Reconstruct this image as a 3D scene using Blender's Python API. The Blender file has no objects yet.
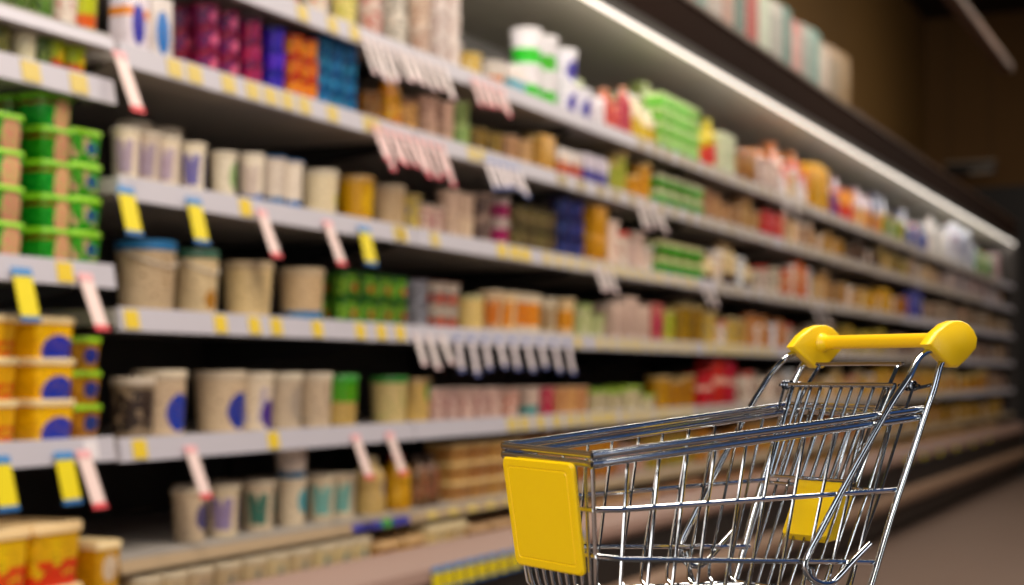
import bpy, bmesh, math, random
from mathutils import Vector, Matrix
random.seed(7)
S = bpy.context.scene
COL = S.collection
# ------------------------------------------------------------------ camera frame
W_, H_, F, HOR, VPX = 1024, 585, 1600.0, 375.0, 1241.0
AL = math.atan((VPX - 512) / F)
SA, CA = math.sin(AL), math.cos(AL)
D, EYE = 2.035, 1.01

def y_at(px, dd=0.05):
    """distance along the case of image column px, on the plane dd behind the shelf fronts"""
    t = (px - 512) / F
    return (D + dd) * (CA + t * SA) / (SA - t * CA)

# ------------------------------------------------------------------ materials
def srgb(h):
    h = h.lstrip('#')
    v = [int(h[i:i + 2], 16) / 255 for i in (0, 2, 4)]
    return tuple(c / 12.92 if c <= .04045 else ((c + .055) / 1.055) ** 2.4 for c in v) + (1,)

MATS = {}
def mat(name, color, rough=.5, metal=0., emit=None, estr=0., noise=0., nscale=8., bump=0., coat=0.):
    if name in MATS: return MATS[name]
    m = bpy.data.materials.new(name); m.use_nodes = True
    nt = m.node_tree; b = nt.nodes['Principled BSDF']
    col = srgb(color)
    b.inputs['Base Color'].default_value = col
    b.inputs['Roughness'].default_value = rough
    b.inputs['Metallic'].default_value = metal
    if coat: b.inputs['Coat Weight'].default_value = coat
    if emit:
        b.inputs['Emission Color'].default_value = srgb(emit)
        b.inputs['Emission Strength'].default_value = estr
    if noise or bump:
        tc = nt.nodes.new('ShaderNodeTexCoord'); n = nt.nodes.new('ShaderNodeTexNoise')
        n.inputs['Scale'].default_value = nscale; n.inputs['Detail'].default_value = 4
        nt.links.new(tc.outputs['Object'], n.inputs['Vector'])
        if noise:
            r = nt.nodes.new('ShaderNodeMapRange')
            r.inputs['To Min'].default_value = 1 - noise; r.inputs['To Max'].default_value = 1 + noise
            nt.links.new(n.outputs['Fac'], r.inputs['Value'])
            mx = nt.nodes.new('ShaderNodeVectorMath'); mx.operation = 'SCALE'
            mx.inputs[0].default_value = col[:3]
            nt.links.new(r.outputs[0], mx.inputs['Scale'])
            nt.links.new(mx.outputs[0], b.inputs['Base Color'])
        if bump:
            bp = nt.nodes.new('ShaderNodeBump'); bp.inputs['Strength'].default_value = bump
            bp.inputs['Distance'].default_value = .002
            nt.links.new(n.outputs['Fac'], bp.inputs['Height']); nt.links.new(bp.outputs[0], b.inputs['Normal'])
    MATS[name] = m
    return m

def print_mat(body, band=None, rng=(.2, .7), emblem=None, ec=(.55, .5, .3), blotch=None, bamt=.5, stripes=None, rough=.38):
    """plastic or card pack with what is printed on it: a band, a round emblem facing the aisle, blotches of
    small print, upright stripes. All in the pack's own generated coordinates."""
    key = ('print', body, band, rng, emblem, ec, blotch, bamt, stripes)
    if key in MATS: return MATS[key]
    m = bpy.data.materials.new('printed_' + body.strip('#')); m.use_nodes = True
    nt = m.node_tree; N = nt.nodes.new; L = nt.links.new
    b = nt.nodes['Principled BSDF']; b.inputs['Roughness'].default_value = rough
    tc = N('ShaderNodeTexCoord'); sp = N('ShaderNodeSeparateXYZ'); L(tc.outputs['Generated'], sp.inputs[0])
    def mth(op, a, c=None, clamp=False):
        n = N('ShaderNodeMath'); n.operation = op; n.use_clamp = clamp
        for i, v in enumerate((a, c)):
            if v is None: continue
            if isinstance(v, (int, float)): n.inputs[i].default_value = v
            else: L(v, n.inputs[i])
        return n.outputs[0]
    X, Y, Z = sp.outputs
    cur = None
    def over(fac, colr):
        nonlocal cur
        n = N('ShaderNodeMix'); n.data_type = 'RGBA'
        L(fac, n.inputs[0])
        if cur is None: n.inputs[6].default_value = srgb(body)
        else: L(cur, n.inputs[6])
        n.inputs[7].default_value = srgb(colr)
        cur = n.outputs[2]
    if band:
        over(mth('MULTIPLY', mth('GREATER_THAN', Z, rng[0]), mth('LESS_THAN', Z, rng[1])), band)
    if stripes:
        s = mth('SINE', mth('MULTIPLY', mth('ADD', Y, mth('MULTIPLY', X, -.6)), 19.0))
        over(mth('MULTIPLY', mth('GREATER_THAN', s, .45), mth('MULTIPLY', mth('GREATER_THAN', Z, .15), mth('LESS_THAN', Z, .8))), stripes)
    if blotch:
        nz = N('ShaderNodeTexNoise'); nz.inputs['Scale'].default_value = 5.5; nz.inputs['Detail'].default_value = 1.5
        L(tc.outputs['Generated'], nz.inputs['Vector'])
        f = mth('GREATER_THAN', nz.outputs['Fac'], 1 - bamt)
        over(mth('MULTIPLY', f, mth('MULTIPLY', mth('GREATER_THAN', Z, .1), mth('LESS_THAN', Z, .85))), blotch)
    if emblem:
        cy, cz, r = ec[:3]
        a = mth('POWER', mth('ABSOLUTE', mth('DIVIDE', mth('SUBTRACT', Y, cy), r)), 2)
        c = mth('POWER', mth('ABSOLUTE', mth('DIVIDE', mth('SUBTRACT', Z, cz), ec[3] if len(ec) > 3 else r * 1.05)), 2)
        over(mth('MULTIPLY', mth('LESS_THAN', mth('ADD', a, c), 1), mth('GREATER_THAN', X, .5)), emblem)
    # small print: fine darker lettering-like flecks, and a slight difference from pack to pack
    n2 = N('ShaderNodeTexNoise'); n2.inputs['Scale'].default_value = 13; n2.inputs['Detail'].default_value = 2
    mp = N('ShaderNodeMapping'); mp.inputs['Scale'].default_value = (1, 1, 2.2)
    L(tc.outputs['Generated'], mp.inputs[0]); L(mp.outputs[0], n2.inputs['Vector'])
    fk = mth('MULTIPLY', mth('GREATER_THAN', n2.outputs['Fac'], .61), mth('MULTIPLY', mth('GREATER_THAN', Z, .14), mth('LESS_THAN', Z, .84)))
    r_, g_, b_ = [int(body[i:i + 2], 16) for i in (1, 3, 5)]
    if r_ + g_ + b_ < 330: over(fk, '#%02x%02x%02x' % (min(255, int(r_ * 1.2 + 110)), min(255, int(g_ * 1.2 + 95)), min(255, int(b_ * 1.2 + 90))))
    else: over(fk, '#%02x%02x%02x' % (int(r_ * .66), int(g_ * .58), int(b_ * .56)))
    oi = N('ShaderNodeObjectInfo'); hs = N('ShaderNodeHueSaturation')
    L(mth('ADD', mth('MULTIPLY', oi.outputs['Random'], .02), .49), hs.inputs['Hue'])
    L(mth('ADD', mth('MULTIPLY', oi.outputs['Random'], .36), .86), hs.inputs['Value'])
    hs.inputs['Saturation'].default_value = 1.2
    L(cur, hs.inputs['Color']); L(hs.outputs[0], b.inputs['Base Color'])
    MATS[key] = m
    return m

chrome = mat('chrome', '#c8ccd0', .12, 1.0)
yellowp = mat('yellow_plastic', '#ffd200', .38, coat=.15)
yellowp2 = mat('yellow_plastic_grip', '#ffc802', .4, coat=.2)
blackr = mat('black_rubber', '#141416', .6)
rail_m = mat('shelf_rail_white', '#c2bec8', .45)
rail_t = mat('shelf_rail_tan', '#b09878', .45)
shelf_m = mat('shelf_steel', '#a8a29c', .5, noise=.06)
dark_m = mat('case_dark_steel', '#1c1613', .55, noise=.1)
canopy_m = mat('canopy_steel', '#22120a', .95, noise=.08)
canopy_m.node_tree.nodes['Principled BSDF'].inputs['Specular IOR Level'].default_value = .12
inner_m = mat('case_ceiling_steel', '#7c766a', .45, noise=.05)
back_m = mat('case_back_steel', '#4a423c', .5, noise=.1)
bump_m = mat('bumper_vinyl', '#9c7e68', .38, noise=.06)
lip_m = mat('deck_lip_steel', '#a08276', .4)
kick_m = mat('kick_plate', '#100d0c', .6)

# ------------------------------------------------------------------ mesh helpers
def link(o, parent=None):
    COL.objects.link(o)
    if parent: o.parent = parent
    return o
def empty(name, loc=(0, 0, 0), rz=0.):
    o = bpy.data.objects.new(name, None); o.empty_display_size = .05
    o.location = loc; o.rotation_euler = (0, 0, rz); return link(o)
def tag(o, label, cat, group=None):
    o['label'] = label; o['category'] = cat
    if group: o['group'] = group
    return o
def finish(bm, name, mats, smooth=True, angle=40):
    bmesh.ops.recalc_face_normals(bm, faces=bm.faces)
    me = bpy.data.meshes.new(name)
    if smooth:
        for f in bm.faces: f.smooth = True
        for e in bm.edges:
            if len(e.link_faces) == 2 and e.calc_face_angle(0) > math.radians(angle): e.smooth = False
    bm.to_mesh(me); bm.free()
    for m in (mats if isinstance(mats, (list, tuple)) else [mats]): me.materials.append(m)
    return me
def ob(name, bm, mats, parent=None, loc=(0, 0, 0), **k):
    o = bpy.data.objects.new(name, finish(bm, name, mats, **k)); o.location = loc
    return link(o, parent)
def box(bm, x0, x1, y0, y1, z0, z1, bev=0., mi=0):
    r = bmesh.ops.create_cube(bm, size=1)
    for v in r['verts']:
        v.co = Vector(((x0 + x1) / 2 + v.co.x * (x1 - x0), (y0 + y1) / 2 + v.co.y * (y1 - y0), (z0 + z1) / 2 + v.co.z * (z1 - z0)))
    fs = {f for v in r['verts'] for f in v.link_faces}
    if bev:
        g = bmesh.ops.bevel(bm, geom=list({e for f in fs for e in f.edges}), offset=bev, segments=2, affect='EDGES', profile=.5)
        fs = set(g['faces']) | {f for f in fs if f.is_valid}
    for f in fs: f.material_index = mi
def prism(bm, pts, y0, y1, mi=0):
    """outline in x-z pushed along y"""
    a = [bm.verts.new((x, y0, z)) for x, z in pts]; b = [bm.verts.new((x, y1, z)) for x, z in pts]
    n = len(pts); fs = [bm.faces.new(a), bm.faces.new(b[::-1])]
    for i in range(n): fs.append(bm.faces.new((a[i], b[i], b[(i + 1) % n], a[(i + 1) % n])))
    for f in fs: f.material_index = mi
def lathe(bm, prof, seg=24, cx=0, cy=0, mi=0):
    rings = []
    for r, z in prof:
        if r < 1e-6: rings.append([bm.verts.new((cx, cy, z))])
        else: rings.append([bm.verts.new((cx + r * math.cos(2 * math.pi * i / seg), cy + r * math.sin(2 * math.pi * i / seg), z)) for i in range(seg)])
    for a, b in zip(rings, rings[1:]):
        for i in range(seg):
            j = (i + 1) % seg
            if len(a) == 1 and len(b) == 1: continue
            if len(a) == 1: f = bm.faces.new((a[0], b[j], b[i]))
            elif len(b) == 1: f = bm.faces.new((a[i], a[j], b[0]))
            else: f = bm.faces.new((a[i], a[j], b[j], b[i]))
            f.material_index = mi
def rrect(w, d, r, n=4):
    pts = []
    for cx, cy, a0 in ((w / 2 - r, d / 2 - r, 0), (-w / 2 + r, d / 2 - r, 90), (-w / 2 + r, -d / 2 + r, 180), (w / 2 - r, -d / 2 + r, 270)):
        for k in range(n + 1):
            a = math.radians(a0 + 90 * k / n); pts.append((cx + r * math.cos(a), cy + r * math.sin(a)))
    return pts
def loft(bm, secs, mi=0):
    """secs: (outline, z)"""
    rs = [[bm.verts.new((x, y, z)) for x, y in o] for o, z in secs]
    n = len(rs[0]); fs = [bm.faces.new(rs[0][::-1]), bm.faces.new(rs[-1])]
    for a, b in zip(rs, rs[1:]):
        for i in range(n): fs.append(bm.faces.new((a[i], a[(i + 1) % n], b[(i + 1) % n], b[i])))
    for f in fs: f.material_index = mi
def tube(bm, pts, r, seg=8, closed=False, mi=0):
    P = [Vector(p) for p in pts]; n = len(P)
    rings = []; prev = None
    for i, p in enumerate(P):
        a = P[i - 1] if (i or closed) else p; b = P[(i + 1) % n] if (i < n - 1 or closed) else p
        t = (b - a).normalized()
        if prev is None:
            u = t.orthogonal().normalized()
        else:
            u = prev - t * prev.dot(t)
            u = u.normalized() if u.length > 1e-6 else t.orthogonal().normalized()
        prev = u; v = t.cross(u)
        rings.append([bm.verts.new(p + (u * math.cos(2 * math.pi * k / seg) + v * math.sin(2 * math.pi * k / seg)) * r) for k in range(seg)])
    m = n if closed else n - 1
    for i in range(m):
        a, b = rings[i], rings[(i + 1) % n]
        for k in range(seg):
            f = bm.faces.new((a[k], a[(k + 1) % seg], b[(k + 1) % seg], b[k])); f.material_index = mi
    if not closed:
        for f in (bm.faces.new(rings[0][::-1]), bm.faces.new(rings[-1])): f.material_index = mi
def smooth_path(pts, n=6):
    P = [Vector(p) for p in pts]; out = []
    for i in range(len(P) - 1):
        p0 = P[max(i - 1, 0)]; p1 = P[i]; p2 = P[i + 1]; p3 = P[min(i + 2, len(P) - 1)]
        for k in range(n):
            t = k / n
            out.append(.5 * ((2 * p1) + (p2 - p0) * t + (2 * p0 - 5 * p1 + 4 * p2 - p3) * t * t + (3 * p1 - p0 - 3 * p2 + p3) * t ** 3))
    out.append(P[-1]); return out

# ------------------------------------------------------------------ the room
def struct(name, bm, m):
    o = ob(name, bm, m, smooth=False); o['kind'] = 'structure'; return o
floor_m = mat('floor_vinyl', '#8a7468', .42, noise=.05, nscale=1.2)
wall_m = mat('wall_brown_paint', '#8c6834', .7, noise=.12, nscale=.7)
bm = bmesh.new(); box(bm, -1.6, 5.5, -3, 19.4, -.1, 0); struct('floor', bm, floor_m)
bm = bmesh.new(); box(bm, -1.6, -1.35, -3, 19.4, 0, 5.2); struct('wall_left', bm, wall_m)
bm = bmesh.new(); box(bm, -1.35, 5.5, 19.2, 19.4, 0, 5.2); struct('wall_far', bm, mat('wall_far_brown', '#7a5628', .75, noise=.1, nscale=.5))
bm = bmesh.new(); box(bm, -1.35, 5.5, 8.6, 19.2, 5.2, 5.3); struct('ceiling', bm, mat('ceiling_dark', '#241c17', .8))
bm = bmesh.new(); box(bm, -.55, .14, 17.05, 17.3, 0, 2.95); struct('trim_1', bm, mat('dark_pillar', '#15110f', .6))

# ------------------------------------------------------------------ refrigerated cases
Y0 = y_at(117, 0); YEND = y_at(1013, 0)
NB = 11; BW = (YEND - Y0) / NB
LEV = {'S1': .86, 'S2': .641, 'S3': .375, 'S4': .112, 'S5': -.15, 'S6': -.385}
LEVL = {'L1': .559, 'L2': .195, 'L3': -.145}
SURF = {k: EYE + v + .0204 for k, v in list(LEV.items()) + list(LEVL.items())}
SURF['L0'] = EYE + .6754; SURF['DK'] = EYE - .5146; SURF['TOP'] = EYE + 1.497
def case_shell(root, y0, y1):
    bm = bmesh.new(); box(bm, -.75, -.66, y0, y1, .02, EYE + 1.45); ob('back_panel', bm, back_m, root, smooth=False)
    bm = bmesh.new(); prism(bm, [(-.66, EYE + 1.30), (-.02, EYE + 1.325), (-.02, EYE + 1.35), (-.66, EYE + 1.35)], y0, y1)
    ob('case_ceiling', bm, inner_m, root, smooth=False)
    bm = bmesh.new()
    prism(bm, [(-.75, EYE + 1.45), (-.75, EYE + 1.495), (.0, EYE + 1.495), (.028, EYE + 1.485), (.035, EYE + 1.46), (.03, EYE + 1.325), (-.02, EYE + 1.325), (-.02, EYE + 1.45)], y0, y1)
    ob('canopy', bm, canopy_m, root)
    bm = bmesh.new(); prism(bm, [(.036, EYE + 1.478), (.046, EYE + 1.484), (.046, EYE + 1.500), (.022, EYE + 1.500)], y0, y1)
    ob('canopy_edge_trim', bm, mat('trim_bronze', '#6a5548', .35, .3), root, smooth=False)
    # base, bumper, kick plate, bottom deck
    bm = bmesh.new(); prism(bm, [(-.66, .06), (.06, .06), (.09, .12), (.105, .40), (.10, EYE - .56), (.05, EYE - .60), (-.66, EYE - .60)], y0, y1)
    ob('base', bm, dark_m, root, smooth=False)
    bm = bmesh.new(); prism(bm, [(-.66, 0), (.0, 0), (.0, .06), (-.66, .06)], y0, y1); ob('kick_plate', bm, kick_m, root, smooth=False)
    bm = bmesh.new()
    prism(bm, [(.10, .20), (.135, .205), (.155, .225), (.16, .25), (.155, .275), (.135, .295), (.103, .30)], y0, y1)
    ob('bumper', bm, bump_m, root)
    bm = bmesh.new(); prism(bm, [(-.66, EYE - .60), (.05, EYE - .60), (.05, EYE - .515), (-.66, EYE - .515)], y0, y1)
    ob('bottom_deck', bm, shelf_m, root, smooth=False)
    bm = bmesh.new(); prism(bm, [(.05, EYE - .60), (.10, EYE - .56), (.125, EYE - .535), (.115, EYE - .505), (.052, EYE - .455), (.044, EYE - .455), (.05, EYE - .515)], y0, y1)
    ob('deck_lip', bm, lip_m, root, smooth=False)

ticket_cols = {'B': '#2a2c98', 'G': '#2f9a34', 'y': '#e6c62c', 'b': '#a8966c', 'c': '#d8c06a', 'w': '#e9e2e6'}  # b: dull tickets added along far rails, their colour standing in for dimmer light
def shelf(root, z, y0, y1, tickets=(), x_off=0., thin=False):
    h = .012 if thin else .024
    bm = bmesh.new()
    prism(bm, [(-.66, z - .012), (-.004 + x_off, z - .012), (-.004 + x_off, z + .020), (-.66, z + .020)], y0 + .004, y1 - .004)
    s = ob('shelf', bm, shelf_m, root, smooth=False)
    bm = bmesh.new()
    prism(bm, [(x_off - .004, z - h), (x_off + .010, z - h), (x_off + .002, z + h), (x_off - .004, z + h)], y0 + .004, y1 - .004)
    ob('price_rail', bm, rail_t if (thin and y0 > Y0 - .5) else rail_m, s, smooth=False)
    for yy in (y0 + .03, y1 - .03):
        bm = bmesh.new()
        prism(bm, [(-.66, z - .09), (-.60, z - .09), (-.10, z - .03), (-.05, z - .012), (-.66, z - .012)], yy - .002, yy + .002)
        ob('shelf_bracket', bm, dark_m, s, smooth=False)
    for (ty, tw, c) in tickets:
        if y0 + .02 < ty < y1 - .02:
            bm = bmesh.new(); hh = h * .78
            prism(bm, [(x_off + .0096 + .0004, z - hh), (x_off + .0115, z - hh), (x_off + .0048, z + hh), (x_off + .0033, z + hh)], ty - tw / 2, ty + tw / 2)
            ob('price_or_dimming_ticket', bm, mat('ticket_' + c, ticket_cols[c], .5), s, smooth=False)
    return s
def TK(pxs, w=.045, c='y'): return [(y_at(p, 0), w, c) for p in pxs]
def dense(p0, p1, c, w=.05, pitch=.075):
    out = []; y = y_at(p0, 0)
    while y < y_at(p1, 0): out.append((y, w, c)); y += pitch * random.uniform(.95, 1.5)
    return out
tick = {
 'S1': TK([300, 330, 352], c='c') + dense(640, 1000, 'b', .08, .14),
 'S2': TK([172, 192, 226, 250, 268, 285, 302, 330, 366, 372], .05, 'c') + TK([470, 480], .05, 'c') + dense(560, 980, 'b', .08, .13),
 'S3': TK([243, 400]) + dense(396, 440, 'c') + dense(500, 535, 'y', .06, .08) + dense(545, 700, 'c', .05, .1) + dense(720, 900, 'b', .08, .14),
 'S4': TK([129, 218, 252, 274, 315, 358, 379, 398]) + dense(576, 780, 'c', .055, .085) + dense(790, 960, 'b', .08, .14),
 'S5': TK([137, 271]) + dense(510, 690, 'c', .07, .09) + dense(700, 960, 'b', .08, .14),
 'S6': TK([360, 370], .1, 'B') + TK([385], .06, 'G') + TK([398, 412], .1, 'B') + dense(430, 520, 'c', .05, .1),
 'L1': TK([28, 76], .05, 'c'), 'L2': TK([62]), 'L3': TK([88], .04, 'w')}

main = tag(empty('refrigerated_display_case', (0, 0, 0)), 'long dark refrigerated dairy case with six white-edged shelves and light strip, running to far end', 'refrigerated case')
case_shell(main, Y0, YEND)
for b in range(NB):
    ya, yb = Y0 + b * BW, Y0 + (b + 1) * BW
    for k, z in LEV.items():
        shelf(main, EYE + z, ya, yb, tick[k], thin=(k == 'S6'))
    bm = bmesh.new(); box(bm, -.66, -.60, yb - .02, yb + .02, EYE - .6, EYE + 1.30); ob('upright', bm, dark_m, main, smooth=False)
# light strip with aluminium channel
led_m = mat('light_strip_diffuser', '#f4efe6', .4, emit='#fff3e6', estr=1.9)
for b in range(NB):
    ya, yb = Y0 + b * BW, Y0 + (b + 1) * BW
    bm = bmesh.new(); box(bm, .004, .017, ya + .003, yb - .003, EYE + 1.274, EYE + 1.288, .003)
    t = ob('light_tube', bm, led_m, main)
    bm = bmesh.new(); box(bm, -.018, .032, ya + .002, yb - .002, EYE + 1.289, EYE + 1.324); ob('tube_holder', bm, mat('holder_dark', '#2c2622', .6), t)
# end panel at the far end
bm = bmesh.new(); prism(bm, [(-.75, 0), (.1, 0), (.14, EYE - .5), (.04, EYE - .4), (.04, EYE + 1.5), (-.75, EYE + 1.5)], YEND, YEND + .04)
ob('end_panel', bm, mat('end_panel_grey', '#2c2420', .5), main, smooth=False)

YL0 = Y0 - 1.6
left = tag(empty('refrigerated_display_case', (0, 0, 0)), 'nearest dairy case section at left edge, full of green and yellow tubs', 'refrigerated case')
case_shell(left, YL0, Y0 - .003)
shelf(left, EYE + .655, YL0, Y0 - .01, x_off=-.002, thin=True)
for k, z in LEVL.items(): shelf(left, EYE + z, YL0, Y0 - .01, tick[k])

# ------------------------------------------------------------------ packs
def k_tub(d, h, body, lidm, taper=.84, seg=22):
    r = d / 2; bm = bmesh.new()
    lathe(bm, [(0, .002), (r * taper * .86, .002), (r * taper * .9, 0), (r * taper, .003), (r * .955, h * .90), (r * .955, h * .93), (0, h * .93)], seg)
    l = bmesh.new()
    lathe(l, [(r * .956, h * .87), (r * .99, h * .87), (r, h * .885), (r, h * .985), (r * .97, h), (r * .90, h), (r * .87, h * .975), (0, h * .975)], seg)
    return [('tub_body', bm, body), ('lid', l, lidm)]
def k_cup(d, h, body, lidm, seg=18):
    r = d / 2; bm = bmesh.new()
    lathe(bm, [(0, .002), (r * .70, .002), (r * .74, 0), (r * .78, .003), (r * .80, h * .12), (r * .90, h * .90), (r, h * .93), (r, h * .965), (0, h * .965)], seg)
    l = bmesh.new()
    lathe(l, [(r * .99, h * .965), (r * 1.02, h * .96), (r * 1.02, h * .985), (r * .96, h), (r * .86, h * .99), (0, h * .99)], seg)
    return [('cup_body', bm, body), ('foil_lid', l, lidm)]
def k_pail(d, h, body, lidm, seg=28):
    r = d / 2; bm = bmesh.new()
    lathe(bm, [(0, .003), (r * .80, .003), (r * .84, 0), (r * .87, .004), (r * .96, h * .80), (r * .985, h * .81), (r * .985, h * .85), (r * .96, h * .86), (r * .96, h * .93), (0, h * .93)], seg)
    l = bmesh.new()
    lathe(l, [(r * .962, h * .865), (r, h * .865), (r * 1.01, h * .88), (r * 1.01, h * .985), (r * .98, h), (r * .92, h), (r * .89, h * .97), (0, h * .97)], seg)
    hd = bmesh.new()
    tube(hd, smooth_path([(0, -r * 1.0, h * .83), (r * .62, -r * .83, h * .72), (r * 1.03, 0, h * .64), (r * .62, r * .83, h * .72), (0, r * 1.0, h * .83)], 4), .0018, 6)
    return [('pail_body', bm, body), ('lid', l, lidm), ('bail_handle', hd, mat('pail_handle', '#d8d2c8', .4))]
def k_rect(d, h, body, lidm, depth=None):
    dp = depth or d * .8; bm = bmesh.new(); r = d * .16
    loft(bm, [(rrect(dp * .82, d * .82, r * .8), 0), (rrect(dp * .84, d * .84, r * .8), .003), (rrect(dp * .95, d * .95, r), h * .86), (rrect(dp * .95, d * .95, r), h * .9)])
    l = bmesh.new()
    loft(l, [(rrect(dp * .955, d * .955, r), h * .84), (rrect(dp, d, r), h * .845), (rrect(dp, d, r), h * .965), (rrect(dp * .96, d * .96, r * .9), h), (rrect(dp * .9, d * .9, r * .8), h), (rrect(dp * .88, d * .88, r * .8), h * .985)])
    return [('tub_body', bm, body), ('lid', l, lidm)]
def k_box(d, h, body, lidm, depth=None):
    dp = depth or d * .7; bm = bmesh.new()
    box(bm, -dp / 2, dp / 2, -d / 2, d / 2, 0, h, .0025)
    l = bmesh.new(); box(l, -dp * .35, dp * .35, -d / 2 - .0006, d / 2 + .0006, h * .86, h + .0008, .0003)
    return [('carton_body', bm, body), ('closure_flap', l, lidm)]
def k_bottle(d, h, body, lidm, seg=20):
    r = d / 2; bm = bmesh.new()
    lathe(bm, [(0, .003), (r * .85, .003), (r * .95, 0), (r, .006), (r, h * .30), (r * .95, h * .36), (r * .95, h * .48), (r, h * .54), (r * .98, h * .66), (r * .70, h * .80), (r * .42, h * .87), (r * .40, h * .91), (0, h * .91)], seg)
    l = bmesh.new(); lathe(l, [(r * .42, h * .885), (r * .50, h * .885), (r * .50, h * .99), (r * .44, h), (0, h)], seg)
    return [('bottle_body', bm, body), ('cap', l, lidm)]
def k_sleeve(d, h, body, lidm, depth=None):
    """four cups held in a printed card sleeve"""
    dp = depth or d * .8; bm = bmesh.new()
    loft(bm, [(rrect(dp * .92, d * .94, .004, 1), h * .10), (rrect(dp, d, .004, 1), h * .86), (rrect(dp * .99, d * .99, .004, 1), h * .90)])
    l = bmesh.new()
    for sx in (-1, 1):
        for sy in (-1, 1):
            r = min(d, dp) * .235
            lathe(l, [(0, 0), (r * .8, 0), (r * .86, h * .1), (r, h * .93), (r * 1.02, h * .96), (r, h), (0, h)], 14, sx * dp * .245, sy * d * .245)
    return [('card_sleeve', bm, body), ('cups', l, lidm)]
KIND = {'tub': (k_tub, 'yogurt_tub', 'tub'), 'cup': (k_cup, 'yogurt_cup', 'cup'), 'pail': (k_pail, 'yogurt_pail', 'pail'),
        'rect': (k_rect, 'spread_tub', 'tub'), 'box': (k_box, 'food_carton', 'carton'), 'bottle': (k_bottle, 'milk_bottle', 'bottle'),
        'sleeve': (k_sleeve, 'yogurt_multipack', 'multipack')}
CACHE = {}
def pack_meshes(kind, d, h, body, lid, depth, merged):
    key = (kind, round(d, 4), round(h, 4), id(body), id(lid), depth, merged)
    if key in CACHE: return CACHE[key]
    fn = KIND[kind][0]
    kw = {'depth': depth} if (depth and kind in ('rect', 'box', 'sleeve')) else {}
    parts = fn(d, h, body, lid, **kw)
    if merged:
        bm = bmesh.new()
        for i, (n, b, m) in enumerate(parts):
            for f in b.faces: f.material_index = i
            me = bpy.data.meshes.new('x'); b.to_mesh(me); b.free(); bm.from_mesh(me); bpy.data.meshes.remove(me)
        out = finish(bm, KIND[kind][1], [p[2] for p in parts])
    else:
        out = [(n, finish(b, n, m)) for n, b, m in parts]
    CACHE[key] = out
    return out
NEAR = 560
def add_pack(kind, d, h, body, lid, loc, px, label, group, depth=None, rz=0., name=None, cat=None):
    nm = name or KIND[kind][1]; ct = cat or KIND[kind][2]
    if px > NEAR:
        o = bpy.data.objects.new(nm, pack_meshes(kind, d, h, body, lid, depth, True)); o.location = loc; o.rotation_euler[2] = rz; link(o)
    else:
        o = empty(nm, loc, rz)
        for n, me in pack_meshes(kind, d, h, body, lid, depth, False):
            link(bpy.data.objects.new(n, me), o)
    return tag(o, label, ct, group)

SHN = {'S1': 'top shelf', 'S2': 'second shelf', 'S3': 'third shelf', 'S4': 'fourth shelf', 'S5': 'fifth shelf', 'S6': 'lowest shelf', 'DK': 'bottom deck',
       'L0': 'far left uppermost shelf', 'L1': 'far left upper shelf', 'L2': 'far left middle shelf', 'L3': 'far left lower shelf', 'TOP': 'case roof'}
ORD = ['leftmost', 'second from left', 'third from left', 'fourth from left', 'fifth from left', 'sixth from left', 'seventh from left', 'eighth from left']
LAY = {1: [''], 2: ['bottom layer', 'top layer'], 3: ['bottom layer', 'middle layer', 'top layer'],
       4: ['bottom layer', 'second layer', 'third layer', 'top layer'], 5: ['bottom layer', 'second layer', 'third layer', 'fourth layer', 'top layer']}
NPACK = 0
GAP = {'S1': .36, 'S2': .165, 'S3': .215, 'S4': .215, 'S5': .215, 'S6': .185, 'DK': .105}
PALE = [('#e8dcd0', '#c08878', '#f0e8e0', 'tub', 'pale cream tub'), ('#d8dce0', '#8890b0', '#e8ecf0', 'cup', 'white cup'), ('#e4cfa8', '#b88850', '#d8a040', 'tub', 'cream tub with gold lid'),
        ('#dcd0c4', '#a85840', '#c84838', 'tub', 'white tub with red lid'), ('#584030', '#302018', '#403024', 'cup', 'dark brown cup')]
def px_near(p): return p < 500
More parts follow.
